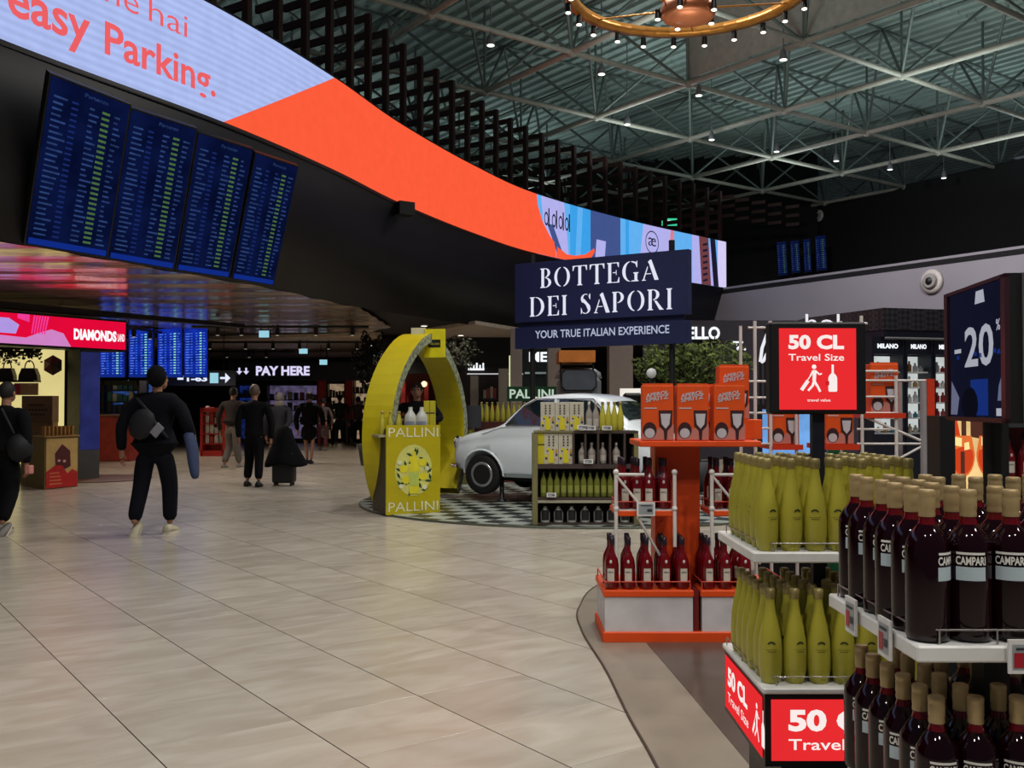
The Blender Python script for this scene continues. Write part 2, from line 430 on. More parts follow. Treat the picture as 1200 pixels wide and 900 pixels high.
LB = glow('screen pale blue', (170, 186, 236), 1.0, .05); OR = glow('screen orange', (252, 92, 58), 1.0, .03); CRL = glow('screen coral letters', (236, 96, 100), 1.0)
# a fine line pattern like the screen's own rows
def rows(m, amt=.06, sc=60):
    nt = m.node_tree; em = [x for x in nt.nodes if x.type == 'EMISSION'][0]
    wv = nt.nodes.new('ShaderNodeTexWave'); wv.bands_direction = 'Z'; wv.inputs['Scale'].default_value = sc/10
    tc = nt.nodes.new('ShaderNodeTexCoord'); nt.links.new(tc.outputs['Object'], wv.inputs[0])
    r = nt.nodes.new('ShaderNodeMapRange'); r.inputs['To Min'].default_value = 1-amt; r.inputs['To Max'].default_value = 1+amt
    nt.links.new(wv.outputs['Fac'], r.inputs['Value']); nt.links.new(r.outputs[0], em.inputs['Strength'])
rows(LB, .07, 30)
sA, sB = H(262, 143)[0], H(392, 82)[0]
s6 = H(629, 222)[0]; sE = RB.L
for m in (LB, OR): m.cycles.emission_sampling = 'AUTO'
mb = MB(); on_ribbon(mb, [(0, ZB), (sA, ZB), (sB, ZT), (0, ZT)], .0, 0); mb.build('blue_picture', LB, led)
mb = MB()
ob = [H(*p) for p in [(628, 222), (630, 240), (636, 260), (644, 276), (654, 290), (664, 298), (674, 299.6), (686, 298), (696, 291), (697, 295), (688, 303)]]
on_ribbon(mb, [(sA, ZB), (ob[-1][0], ZB)]+ob[::-1][1:-1]+[(s6, ZT), (sB, ZT)], .004, 0, .5); mb.build('orange_picture', OR, led)
# clothes pictures at the far end
sp = lambda px: H(px, 300)[0]
clothes = [glow('screen sky blue', (98, 176, 240)), glow('screen lavender', (178, 176, 236)), glow('screen slate blue', (66, 84, 140)), glow('screen cyan', (60, 160, 232)), glow('screen pink', (214, 130, 150)), glow('screen ink', (28, 26, 46)), glow('screen white lilac', (214, 204, 246)), glow('screen warm brown', (110, 62, 66))]
mb = MB()
on_ribbon(mb, [(s6, ZB), (sE, ZB), (sE, ZT), (s6, ZT)], .0, 0)
def strip(a, b, mi, sl=0, off=.003, z0=ZB, z1=ZT):
    on_ribbon(mb, [(sp(a), z0), (sp(b), z0), (sp(b+sl), z1), (sp(a+sl), z1)], off, mi)
strip(640, 667, 1, -6); strip(655, 662, 2, -14, .0035, ZB, 6.3)
strip(668, 692, 3); strip(674, 680, 0, 3, .0035); strip(692, 727, 2); strip(697, 708, 1, 2, .0035, 5.5, 6.2); strip(728, 752, 0); strip(733, 737, 3, 0, .0035)
strip(748, 792, 1, 6); strip(782, 788, 4, 4, .0035); strip(788, 812, 0, 2, .0035); strip(811, 822, 1, 0, .004); strip(822, 833, 7, -3, .0045)
strip(832, 838, 1, 0, .0045); strip(836, 842, 5, -4, .005); strip(841, 852, 6, 0, .0045)
for k in range(7): on_ribbon(mb, [(sp(823.5), 5.5+k*.2), (sp(829), 5.56+k*.2), (sp(829), 5.64+k*.2), (sp(823.5), 5.57+k*.2)], .006, 5)
# the dark script word and the round emblem
a0, a1 = sp(637), sp(667)
for k, f in enumerate((.0, .3, .56, .8)):
    c = a0+(a1-a0)*(f+.1)
    for t in range(10):
        t0, t1 = t*36, (t+1)*36
        on_ribbon(mb, [(c+r*math.cos(math.radians(q))*.55, 6.42+r*math.sin(math.radians(q))) for r, q in ((.19, t0), (.19, t1), (.13, t1), (.13, t0))], .007, 5)
    on_ribbon(mb, [(c+.1, 6.22), (c+.16, 6.22), (c+.16, 6.72), (c+.1, 6.72)], .007, 5)
ce, ze = H(764, 284)
for t in range(24):
    t0, t1 = t*15, t*15+15
    on_ribbon(mb, [(ce+r*math.cos(math.radians(q)), ze+r*math.sin(math.radians(q))) for r, q in ((.36, t0), (.36, t1), (.325, t1), (.325, t0))], .007, 5)
text(mb, 'æ', lambda a, b: rib(a, b, .008), ce-.21, ze-.12, w=.42, h=.26, bold=.0, mi=5)
mb.build('clothes_picture', clothes, led)
mb = MB()
x0, zb = H(122, 62); x1, zc = H(252, 120); z_cap = H(124, 25)[1]
pe0 = H(8, 15)[0]
base = zb
fR = lambda a, b: rib(a, b, .01)
text(mb, 'easy', fR, pe0, base-.14, w=H(105, 30)[0]-pe0, h=(z_cap-base)*.78+.14, bold=.018)
text(mb, 'Parking.', fR, x0, base-.14, w=x1-x0, h=(z_cap-base)+.14, bold=.018)
u1 = H(219, 30)[0]; u0 = H(174, 10)[0]; zz = H(200, 36)[1]
text(mb, 'hai', fR, u0, zz, w=u1-u0, h=.30, bold=-.006)
u1 = H(162, 5)[0]; text(mb, 'che', fR, u1-.8, zz, w=.8, h=.30, bold=-.006)
mb.build('lettering', CRL, led)

# low mirror ceiling over the shop passage, made of long slightly curved metal panels
def Sx(y):
    for a, b in zip(Spts, Spts[1:]):
        if a.y <= y <= b.y: return a.x+(b.x-a.x)*(y-a.y)/(b.y-a.y)
    return Spts[0].x if y < Spts[0].y else Spts[-1].x
MIRR = mat('rippled metal ceiling', (206, 186, 168), .15, .68, var=.2, scale=2.6, bump=.55, stretch=(.55, 2.0, 1))
ceil = struct(MB().prism([(-24, 2.5)]+[(p.x-.02, p.y) for p in Spts]+[(7, 46), (-24, 46)], 3.50, 3.62).build('ceiling', mat('dark ceiling', (30, 30, 34), .7)))
P = 1.24
for k in range(44):
    y0 = 4.0+k*P; vs = []
    if y0 > 27: break
    mb = MB(); m = 8; rows_ = []
    for j in range(m+1):
        y = y0+.01+(P-.02)*j/m; z = ZS+.02-.03*math.sin(PI*j/m)
        xe = min(Sx(y)-.03, -3.15) if y > 18 else Sx(y)-.03
        if y > 25.5: xe = -3.2-(y-25.5)*.45
        xs = [-24+(xe+24)*(t/6)**.6 for t in range(7)]
        rows_.append([(x, y, z) for x in xs])
    for j in range(m):
        for t in range(6):
            mb.add([rows_[j][t], rows_[j][t+1], rows_[j+1][t+1], rows_[j+1][t]], [(0, 3, 2, 1)], 0, True)
    mb.build('ceiling_panel', MIRR, ceil)
# pale plaster field beyond with round downlights
BEIGE = mat('beige ceiling paint', (196, 180, 164), .6)
pl = [G(*p, 3.42) for p in [(498, 388), (557, 379), (640, 392), (660, 414), (552, 420), (508, 410)]]
struct(MB().prism([(p.x, p.y) for p in pl], 3.40, 3.49).build('ceiling_beige', BEIGE))
pl = [G(*p, 3.42) for p in [(120, 400), (446, 392), (448, 400), (420, 418), (120, 424)]]
struct(MB().prism([(p.x, p.y) for p in pl], 3.40, 3.49).build('ceiling_passage', BEIGE))
LAMPG = glow('downlight glow', (255, 244, 224), 3.0)
dl = MB().cyl((0, 0, 0), (0, 0, .03), .10, n=14).mesh('downlight', mat('white ring', (190, 185, 178), .5))
dg = MB().cyl((0, 0, -.004), (0, 0, .01), .075, n=14).mesh('downlight_lens', LAMPG)
for i, (px, py) in enumerate([(497, 382), (502, 387), (505, 391), (540, 393), (567, 400), (562, 409), (573, 414), (516, 399), (433, 405), (404, 429), (417, 427)]):
    g = G(px, py, 3.39); o = link('downlight', dl, None, (g.x, g.y, 3.385))
    tag(o, f'small round ceiling downlight {ORD[i]} of those seen around the yellow arch', 'light', 'round downlights')
    link('lens', dg, o)

# flight boards leaning out on the fascia
BRD = glow('flight board blue', (11, 21, 62), .7, .45, 2); ROW = glow('board row text', (44, 66, 116), .8, .4, 8); GRN = glow('board row green', (76, 112, 66), .8, .2, 30); DKB = glow('board dim', (24, 40, 98), 1)
def board(c, label, title='Partenze', nrow=26, group='flight boards on the fascia', footer=True, bright=False):
    """c: four corners bottom-left, bottom-right, top-right, top-left"""
    bl, br, tr, tl = [Vector(p) for p in c]
    t = thing('flight_board', label, 'screen', tuple((bl+br)/2), group=group)
    o = (bl+br)/2
    bl, br, tr, tl = bl-o, br-o, tr-o, tl-o
    nn = (br-bl).cross(tl-bl).normalized()
    def f(a, b, n=0): return (bl*(1-a)+br*a)*(1-b)+(tl*(1-a)+tr*a)*b+nn*n
    mb = MB(); mb.add([f(a, b, n) for n in (-.08, 0) for a, b in ((-.02, -.01), (1.02, -.01), (1.02, 1.01), (-.02, 1.01))], [(0, 3, 2, 1), (4, 5, 6, 7), (0, 1, 5, 4), (1, 2, 6, 5), (2, 3, 7, 6), (3, 0, 4, 7)])
    mb.build('housing', BLACK, t)
    mb = MB(); mb.flat([(0, 0), (1, 0), (1, 1), (0, 1)], lambda a, b: f(a, b, .004)); s = mb.build('display', glow('bright board blue', (16, 40, 150), 1, .5, 3) if bright else BRD, t)
    mb = MB(); r = random.Random(hash(label) % 97)
    g = lambda a, b: f(a, b, .008)
    q = lambda a0, a1, b0, b1, mi: mb.flat([(a0, b0), (a1, b0), (a1, b1), (a0, b1)], g, mi)
    if title: text(mb, title, g, .42, .955, w=.3, h=.022, bold=.01)
    for k in range(nrow):
        b = .07+k*(.86/nrow); h = .34*.86/nrow
        q(.06, .06+.1+.1*r.random(), b, b+h, 0); q(.28, .28+.08, b, b+h, 3)
        q(.5, .55+.1*r.random(), b, b+h, 0); q(.66, .76, b, b+h*1.3, 1); q(.82, .86+.08*r.random(), b, b+h, 0)
    if footer: q(.02, .98, .005, .045, 2)
    mb.build('rows', [glow('bright board text', (84, 124, 226), 1, .3, 8), glow('bright board green', (140, 220, 190), 1)] + [glow('board footer blue', (16, 42, 130), 1), glow('bright board mid', (60, 110, 220))] if bright else [ROW, GRN, glow('board footer blue', (16, 42, 130), 1), DKB], s)
    return t
bq = [((30, 285), (125, 301), (152, 124), (60, 88)), ((127, 302), (203, 315), (230, 152), (154, 128)), ((207, 316), (268, 325), (296, 176), (233, 156)), ((272, 326), (320, 334), (349, 196), (300, 180))]
for i, q in enumerate(bq):
    bl, br = G(*q[0], 3.5), G(*q[1], 3.5)
    nb = Vector((br.y-bl.y, -(br.x-bl.x), 0)).normalized()
    bl += nb*.42; br += nb*.42
    tlx = None
    # board plane leans outward like the fascia behind it
    lean = Vector((nb.x*.80, nb.y*.80, 1.0))
    n2 = (br-bl).cross(lean).normalized()
    def hitp(px, py):
        d = ray(px, py); o = Vector((0, 0, CH)); t = (bl-o).dot(n2)/d.dot(n2); return o+d*t
    board((hitp(*q[0]), hitp(*q[1]), hitp(*q[2]), hitp(*q[3])), f'tall blue flight departures board on the dark fascia, {ORD[i]} of four from the left', group='flight boards on the fascia')
# small black camera box under the ribbon
g = Vector(rib(H(470, 250)[0], 5.3, .06)); tag(MB().cbox(g, .34, .3, .26, 0, .6).build('camera_box', BLACK), 'small black box mounted under the orange part of the video ribbon', 'camera box')

# ================================================================ slatted timber screen above the ribbon
LX = Curve(Rpts+[Vector(p) for p in ((8.6, 34.6), (10.0, 35.4), (11.2, 35.9))])
lat = struct(thing('trim_4', 'x', 'x')); del lat['label']; del lat['category']; lat['label'] = 'dark brown slatted screen standing on the video ribbon'
pts = [393, 420, 443, 465, 487, 507, 527, 546, 565, 582, 599, 615, 632, 647, 663, 678, 695]
ss = [H(p, 150)[0] for p in pts]; step = (ss[-1]-ss[0])/16
uu = [ss[0]+step*k for k in range(-9, 60) if ss[0]+step*k < LX.L-.1]
dback = Vector((-.83, .56))
LZ = [7.05+.325*k for k in range(5)]
pm = MB().box(-.055, .055, -.055, .055, 7.0, 8.74).mesh('post', BRONZE)
bmsh = MB().box(0, .50, -.03, .03, -.06, .06).mesh('bar', BRONZE)
cnt = 0
for u in uu:
    p, d, nn = LX.at(u); p = p-nn*.12
    far = p.x > 7.4
    if p.y < 9: continue
    ang = math.atan2(d.y, d.x)
    if not far: link('post', pm, lat, (p.x, p.y, 0), ang)
    if far: zz = LZ[3:]
    else: zz = LZ
    for z in list(zz)+[8.68]:
        if cnt >= 290: break
        link('bar', bmsh, lat, (p.x, p.y, z), math.atan2(dback.y, dback.x)); cnt += 1

# ================================================================ roof: deck, space frame
GX, GY, Z1, Z2 = 3.75, 3.5, 9.42, 11.5
gx = [14.1+GX*(i-5) for i in range(13)]; gy = [17.1+GY*(j-4) for j in range(14)]
PAINT = mat('pale grey green steel', (150, 148, 138), .5)
DKST = mat('grey steel tube', (96, 108, 104), .5)
DECK = mat('grey green roof deck', (150, 168, 164), .6, scale=.6, var=.2)
roof = struct(thing('ceiling_roof', 'x', 'x')); del roof['category']; roof['label'] = 'high roof of corrugated deck carried by a steel space frame'
def V3(a, b, z): x, y = grid2w(a, b); return Vector((x, y, z))
def vis(p, m=260):
    if p.y < 4: return False
    px = 600+FL*p.x/p.y; py = 474-FL*(p.z-CH)/p.y
    return -m < px < 1200+m and py > -m*1.2
mb = MB()
mb.box(0, GX-.02, 0, GY-.02, 0, .05)
for k in range(9): mb.box(.05+k*GX/9, .05+k*GX/9+.16, 0, GY-.02, -.09, 0)
dk = mb.mesh('deck_panel', DECK)
def walls_ok(p):  # stay on the hall side of the dark wall
    return (p.x-19)*.86+(p.y-28.5)*.5 < 3.2 and p.y < 44
def deck_ok(p): return (p.x-19)*.86+(p.y-28.5)*.5 < 9 and p.y < 50
for a in gx:
    for b in gy:
        c = V3(a+GX/2, b+GY/2, Z2)
        if vis(c, 400) and deck_ok(c): link('deck_panel', dk, roof, V3(a, b, Z2+.12), math.radians(36))
def member(name, p, q, r, m, cache={}):
    L = (q-p).length; k = (name, round(L, 2), r)
    if k not in cache: cache[k] = MB().cyl((0, 0, 0), (0, 0, L), r, n=7, caps=False).mesh(name, m)
    o = link(name, cache[k], roof, p); o.rotation_mode = 'QUATERNION'; o.rotation_quaternion = (q-p).to_track_quat('Z', 'Y'); return o
nd = nc = 0; rest = MB()
ndm = MB().ball((0, 0, 0), .13, n=8).mesh('node', PAINT)
for a in gx:
    for b in gy:
        p = V3(a, b, Z1)
        if not walls_ok(p): continue
        for q, dd in ((V3(a+GX, b, Z1), 0), (V3(a, b+GY, Z1), 1)):
            if (vis(p) or vis(q)) and walls_ok(q): member('chord', p, q, dd and .075 or .065, PAINT)
        if vis(p, 100): link('node', ndm, roof, p)
        for sx in (-.5, .5):
            for sy in (-.5, .5):
                t = V3(a+GX*sx, b+GY*sy, Z2)
                if vis(t) or vis(p):
                    if nd < 298 and vis(t, 60): member('diagonal', p, t, .04, DKST); nd += 1
                    else: rest.cyl(p, t, .04, n=6, caps=False)
        t = V3(a+GX/2, b+GY/2, Z2)
        for q in (V3(a+GX*1.5, b+GY/2, Z2), V3(a+GX/2, b+GY*1.5, Z2)):
            if vis(t) and walls_ok(q): member('top_chord', t, q, .04, DKST)
        if vis(p): # slim upright through the node
            if nc < 90: member('upright', V3(a, b, Z1), V3(a, b, Z2+.1), .035, DKST); nc += 1
if rest.v: stuff(rest.build('far_diagonals', DKST, roof))
# flat white smoke curtain standing on one chord line
mb = MB(); a = 14.1+GX;
T = Matrix.Translation(V3(a+.02, 17.1, 0)) @ Matrix.Rotation(math.radians(36), 4, 'Z')
mb.box(-.02, .02, -16, 0, Z1+.12, Z2+.3, 0, T); mb.build('curtain_panel', mat('warm white panel', (168, 166, 158), .6), roof)
FLG = glow('floodlight glow', (250, 252, 240), 2.6)
fb = MB(); fb.lathe([(.05, .22), (.09, .16), (.13, 0), (.11, -.02)], 12); fbm = fb.mesh('floodlight', GREY); fgm = MB().cyl((0, 0, -.03), (0, 0, -.015), .11, n=12).mesh('lens', FLG)
rod = MB().cyl((0, 0, .2), (0, 0, 2.4), .02, n=6).mesh('rod', GREY)
for i, (px, py) in enumerate([(575, 52), (705, 86), (819, 111), (735, 145), (834, 163), (918, 69), (786, 0), (910, 177), (980, 188), (1043, 198), (1106, 208), (786, 0)]):
    if py == 0: continue
    g = G(px, py, 9.1); o = link('floodlight', fbm, None, g); o.scale = (.72, .72, 1)
    tag(o, f'small glowing roof floodlight, {ORD[i]} in order from the slatted screen to the black wall', 'light', 'roof floodlights')
    link('lens', fgm, o); link('rod', rod, o)

# ================================================================ dark upper walls, white bulkhead
DKW = mat('black upper wall', (9, 10, 12), .85)
def wallseg(name, p, q, z0, z1, m, t=.2, kind=True):
    d = Vector((q[0]-p[0], q[1]-p[1], 0)); L = d.length; T = Matrix.Translation((p[0], p[1], 0)) @ Matrix.Rotation(math.atan2(d.y, d.x), 4, 'Z')
    o = MB().box(0, L, 0, t, z0, z1, 0, T).build(name, m)
    return struct(o) if kind else o
wallseg('wall_right', (19.5, 27.5), (12.3, 39.4), 5.2, 9.5, DKW, -.3)
wallseg('wall_back', (12.3, 39.4), (-14, 45), 3.7, 12.2, DKW)
wallseg('wall_left', (-22, 4), (-22, 46), 0, 3.5, DKW, .2)
wallseg('wall_far', (-22, 43), (12, 43), 0, 3.9, mat('dark shop back wall', (26, 25, 30), .6))
b0, b1 = G(1290, 275, 5.42), G(812, 342, 5.42)
BULK = mat('white grey bulkhead', (138, 136, 142), .6, scale=.5, var=.06)
wallseg('wall_bulkhead', (b0.x+3, b0.y-4.8), (b1.x, b1.y), 3.55, 5.42, BULK, -.3)
# floor slab of the gallery between bulkhead and dark wall
struct(MB().prism([(b0.x+3, b0.y-4.8), (b1.x, b1.y), (7, 34), (12, 39.4), (19.5, 27.5)], 5.2, 5.35).build('ceiling_gallery', DKW))
# round air nozzles
noz = MB(); noz.lathe([(.0, .0), (.17, .0), (.17, .05), (.33, .02), (.33, -.06), (.0, -.06)], 24)
nm = noz.mesh('air_nozzle', mat('nozzle white', (190, 186, 178), .4)); ni = MB().ball((0, 0, .04), .15, .15, .12, 16).mesh('nozzle_core', BLACK)
nr = MB().lathe([(.17, .04), (.21, .09), (.17, .12)], 20).mesh('ring', mat('nozzle rim', (150, 148, 142), .4))
def nozzle(px, py, p, q, label, s=1, grp=None):
    d = Vector((q[0]-p[0], q[1]-p[1])); r = ray(px, py);
    # sight line meets the upright wall line p-q
    det = r.x*(-d.y)+d.x*r.y; t = (p[0]*(-d.y)+d.x*p[1])/det
    pt = Vector((r.x*t, r.y*t, CH+r.z*t)); nn = Vector((d.y, -d.x, 0)).normalized()
    if nn.dot(pt) > 0: nn = -nn
    o = link('air_nozzle', nm, None, pt+nn*.06*s); o.rotation_mode = 'QUATERNION'; o.rotation_quaternion = nn.to_track_quat('Z', 'Y'); o.scale = (s, s, s)
    tag(o, label, 'vent', grp); link('core', ni, o); link('ring', nr, o); return o, nn
nozzle(1093, 330, (b0.x+3, b0.y-4.8), (b1.x, b1.y), 'round white air nozzle with black centre on the pale bulkhead', 1.0)
for i, (px, py) in enumerate([(876, 270), (900, 266), (931, 259), (960, 253)]):
    nozzle(px, py, (19.5, 27.5), (4, 53), f'small round air nozzle high on the black wall, {ORD[i]} of four from the lattice', .72, 'air nozzles on the black wall')
# upper flight boards on the black wall
for i, (x0, x1, yt, yb) in enumerate([(910, 921, 284, 323), (926, 936, 283, 320), (941, 949, 281, 319), (955, 967, 277, 317)]):
    Y = 37.0
    board((W(x0+2, yb, Y), W(x1+2, yb-1, Y), W(x1, yt-1, Y), W(x0, yt, Y)), f'distant dim blue flight board above the pale bulkhead, {ORD[i]} of four', None, 14, 'distant flight boards', False)
ex = thing('exit_sign', 'small lit green exit sign seen through the dark slatted screen', 'sign', W(786, 260, 33.5))
MB().box(-.3, .3, 0, .08, -.12, .12).build('box', glow('exit green', (60, 190, 150), 1.2), ex)
mb = MB(); mb.flat([(-.2, -.05), (.0, -.05), (.0, .05), (-.2, .05)], lambda a, b: (a, -.005, b)); mb.flat([(.05, -.05), (.2, 0), (.05, .05)], lambda a, b: (a, -.005, b)); mb.build('arrow', glow('sign white', (240, 250, 245), 1.3), ex)

# ================================================================ ring chandelier
GOLD = mat('brushed gold', (190, 132, 60), .35, .6)
ch = thing('ring_chandelier', 'large golden ring chandelier with little black spotlights hanging from the roof', 'chandelier', (0, 0, 0))
cc = Vector(((808-600)/FL*11.7, 11.7, 6.42)); ch.location = cc
R = 1.42; mb = MB()
for i in range(48):
    a0, a1 = 2*PI*i/48, 2*PI*(i+1)/48
    P = []
    for a in (a0, a1):
        for r, z in ((R-.055, -.05), (R+.055, -.05), (R+.055, .06), (R-.055, .06)): P.append((r*math.cos(a), r*math.sin(a), z))
    mb.add(P, [(0, 1, 5, 4), (1, 2, 6, 5), (2, 3, 7, 6), (3, 0, 4, 7)], 0, True)
mb.build('ring', GOLD, ch)
mb = MB().lathe([(.0, -.36), (.20, -.36), (.24, -.34), (.30, -.36), (.33, -.30), (.30, -.16), (.10, -.12), (.0, -.12)], 32); mb.build('hub', mat('copper hub', (160, 96, 62), .4, .5), ch)
for i in range(6):
    a = 2*PI*i/6+.3; MB().cyl((.25*math.cos(a), .25*math.sin(a), -.2), (R*math.cos(a), R*math.sin(a), 0), .012, n=6).build('spoke', GOLD, ch)
MB().cyl((0, 0, -.1), (0, 0, 3.1), .02, n=8).build('hanger', BLACK, ch)
sb = MB().cyl((0, 0, -.01), (0, 0, .10), .038, .034, 10).mesh('spotlight', BLACK); sl = MB().ball((0, 0, -.018), .034, .034, .014, 10).mesh('lens', glow('spot white', (255, 246, 225), 3.2))
for i in range(22):
    a = 2*PI*i/22+.1; r = R+(.0 if i % 2 else .03)
    o = link('spotlight', sb, ch, (r*math.cos(a), r*math.sin(a), -.17)); link('lens', sl, o)
for i in range(5):
    a = 2*PI*i/5+.5; o = link('spotlight', sb, ch, (.36*math.cos(a), .36*math.sin(a), -.34)); link('lens', sl, o)
for a in (0, 2.1, 4.2):
    pass
l = lamp('POINT', cc+Vector((0, 0, -.9)), 22, (1, .9, .75), .25)
# ================================================================ FOREGROUND DISPLAY STANDS
def curved(mb, w0, w1, z0, z1, R, mi=0, a0=-PI/2, n=8):     # patch on an upright cylinder facing -y
    vs = [];
    for i in range(n+1):
        a = a0+(w0+(w1-w0)*i/n)/R
        vs += [(R*math.cos(a), R*math.sin(a), z0), (R*math.cos(a), R*math.sin(a), z1)]
    mb.add(vs, [(2*i, 2*i+2, 2*i+3, 2*i+1) for i in range(n)], mi, True)
def cylmap(R): return lambda a, b: (R*math.cos(-PI/2+a/R), R*math.sin(-PI/2+a/R), b)
PAPER = mat('pale blue paper label', (186, 204, 212), .6, var=.05); INK = mat('dark label ink', (30, 34, 60), .6); PWHITE = mat('white print', (232, 232, 226), .6, var=.03)
REDGL = mat('dark red liqueur in glass', (26, 2, 9), .05, trans=.12, coat=.15, spec=.35, var=.02)
CAPB = mat('cream gold screw cap', (176, 152, 108), .35, .25, var=.08)
def bottle_meshes(prof, n=20): return MB().lathe(prof, n)
# --- tall dark red bitter bottle
rb = MB().lathe([(.0, .004), (.036, .0), (.0435, .006), (.0445, .02), (.0445, .185), (.042, .205), (.030, .226), (.0185, .24)], 24).lathe([(.0183, .2402), (.0155, .252), (.015, .262)], 24, (0, 0, 0), 1).mesh('bottle', [REDGL, mat('ruby neck glass', (120, 6, 20), .06, trans=.3, coat=.5)])
rc = MB().lathe([(.0165, .256), (.0170, .262), (.0160, .266), (.0172, .272), (.0172, .294), (.0162, .297), (.0172, .300), (.0172, .309), (.0150, .312)], 18).mesh('cap', CAPB)
mb = MB(); curved(mb, -.030, .030, .188, .193, .0447);
rl0 = mb.mesh('label_strip', PWHITE)
mb = MB(); curved(mb, -.030, .030, .128, .156, .0448); rl = mb.mesh('label', PAPER)
mb = MB(); curved(mb, -.0295, .0295, .1632, .1805, .04452)
mb2 = MB(); text(mb2, 'CAMPARI', cylmap(.0452), -.030, .160, w=.060, h=.0175, bold=.03); rt = mb2.mesh('lettering', PWHITE)
mb2 = MB(); curved(mb2, -.029, .029, .181, .186, .0452); rst = mb2.mesh('stripe', PWHITE)
def red_bottle(x, y, z, rz, label, group):
    o = link('bottle', rb, None, (x, y, z), rz); tag(o, label, 'bottle', group)
    link('cap', rc, o); l = link('label', rl, o); link('lettering', rt, l); link('stripe', rst, l); return o
# --- frosted yellow drop-shaped bottle
YEL = mat('frosted yellow glass', (188, 180, 62), .32, trans=.22, coat=.15, var=.05)
YCAP = mat('pale green gold cap', (150, 136, 84), .35, .3, var=.12, tint=.12)
yb = bottle_meshes([(.0, .002), (.026, .0), (.029, .006), (.0350, .045), (.0358, .082), (.0335, .13), (.0265, .172), (.0180, .208), (.0142, .232), (.0130, .248), (.0130, .262)], 20).mesh('bottle', YEL)
yc = MB().lathe([(.0145, .254), (.0155, .258), (.0150, .264), (.0160, .267), (.0155, .281), (.012, .284)], 14).mesh('cap', YCAP)
mb = MB()
mb.flat(arcpts(0, .118, .013, .012, 15, 165, 8)+arcpts(0, .118, .009, .006, 165, 15, 8), cylmap(.0348)); curved(mb, -.018, .018, .104, .105, .0362); curved(mb, -.012, .012, .098, .0995, .0363)
ye = mb.mesh('emblem', mat('dark green print', (54, 58, 20), .6))
def yellow_bottle(x, y, z, rz, label, group):
    o = link('bottle', yb, None, (x, y, z), rz); tag(o, label, 'bottle', group); link('cap', yc, o); link('emblem', ye, o); return o

def rail(mb, pts, z, h=.03, r=.0022, mi=0):
    for a, b in zip(pts, pts[1:]):
        mb.cyl((a[0], a[1], z+h), (b[0], b[1], z+h), r, n=6, mi=mi)
    for a in pts: mb.cyl((a[0], a[1], z), (a[0], a[1], z+h), r, n=6, mi=mi)
TAGW = mat('price tag white frame', (222, 222, 220), .4); TAGS = mat('price tag grey screen', (150, 156, 160), .3)
def price_tag(parent, c, rz, w=.062, h=.068, tilt=0, red=True):
    T = Matrix.Translation(c) @ Matrix.Rotation(rz, 4, 'Z') @ Matrix.Rotation(tilt, 4, 'X')
    o = MB().box(-w/2, w/2, -.006, 0, -h/2, h/2, 0, T).build('price_tag', TAGW, parent)
    f = lambda a, b, n=0: T @ Vector((a, -.0068-n, b))
    mb = MB(); mb.flat([(-w*.4, -h*.38), (w*.4, -h*.38), (w*.4, h*.36), (-w*.4, h*.36)], lambda a, b: f(a, b));
    if red: mb.flat([(-w*.36, -h*.32), (-w*.02, -h*.32), (-w*.02, h*.12), (-w*.36, h*.12)], lambda a, b: f(a, b, .001), 1)
    mb.flat([(w*.06, -h*.2), (w*.34, -h*.2), (w*.34, h*.0), (w*.06, h*.0)], lambda a, b: f(a, b, .001), 2)
    mb.flat([(-w*.3, h*.2), (w*.3, h*.2), (w*.3, h*.27), (-w*.3, h*.27)], lambda a, b: f(a, b, .001), 2)
    mb.build('tag_screen', [TAGS, mat('tag red', (170, 20, 40), .4), mat('tag ink', (50, 52, 60), .5)], o)
    return o
CDW = Matrix.Identity(4)

# ---- near stand of dark red bottles
st = thing('display_stand', 'black floor stand with white shelves full of dark red bottles and price tags', 'display stand', (0, 0, 0))
X0, X1, Y0, Y1 = .822, 1.42, 2.0, 2.56
for z in (.93, .49):
    e = .012 if z > .6 else 0
    x0 = X0+(.045 if z < .6 else 0); y0 = Y0+(.03 if z < .6 else 0)
    MB().rbox(x0, X1, y0, Y1, z-.034, z, .004).build('shelf', WHITE, st)
    m = MB(); rail(m, [(x0+.012, Y1-.04), (x0+.012, 2.33), (x0+.014, y0+.05), (x0+.05, y0+.012), (.99, y0+.012), (1.2, y0+.012), (X1-.01, y0+.012)], z); m.build('guard_rail', mat('rail steel', (170, 165, 160), .25, .8), st)
MB().box(1.09, 1.15, 2.28, 2.34, .06, 1.02).build('post', BLACK, st)
MB().rbox(X0+.02, X1, Y0+.02, Y1, .0, .12, .006).build('plinth', BLACK, st)
MB().box(X0+.06, X1-.05, 2.52, 2.55, .12, .46).build('back_panel', BLACK, st)
price_tag(st, (.815, 2.36, .915), -PI/2, .07, .085); price_tag(st, (.816, 2.15, .912), -PI/2, .07, .085)
price_tag(st, (1.035, 1.992, .912), 0, .07, .068)
for k, (z, nm) in enumerate(((.93, 'upper'), (.49, 'lower'))):
    xs = [.870+.0895*i for i in range(6)]
    if k: xs = [.898+.0865*i for i in range(6)]
    for j in range(6):
        y = (2.062 if k == 0 else 2.095)+.0885*j
        c = 0
        for i, x in enumerate(xs):
            if x > X1-.05: continue
            if abs(x-1.12) < .08 and abs(y-2.31) < .08: continue
            xx = x+random.uniform(-.004, .004)+(.004 if j % 2 else 0); yy = y+random.uniform(-.003, .003)
            if 600+FL*xx/yy > 1255: continue
            rz = random.uniform(-.25, .25)-math.atan2(xx, yy)*.6
            if j == 0 and i == 0 and k == 0: rz = .75
            red_bottle(xx, yy, z, rz, f'dark red bottle, {nm} shelf of nearest stand, {ORD[j]} row back, {ORD[c]} from left', f'dark red bottles on the {nm} shelf')
            c += 1

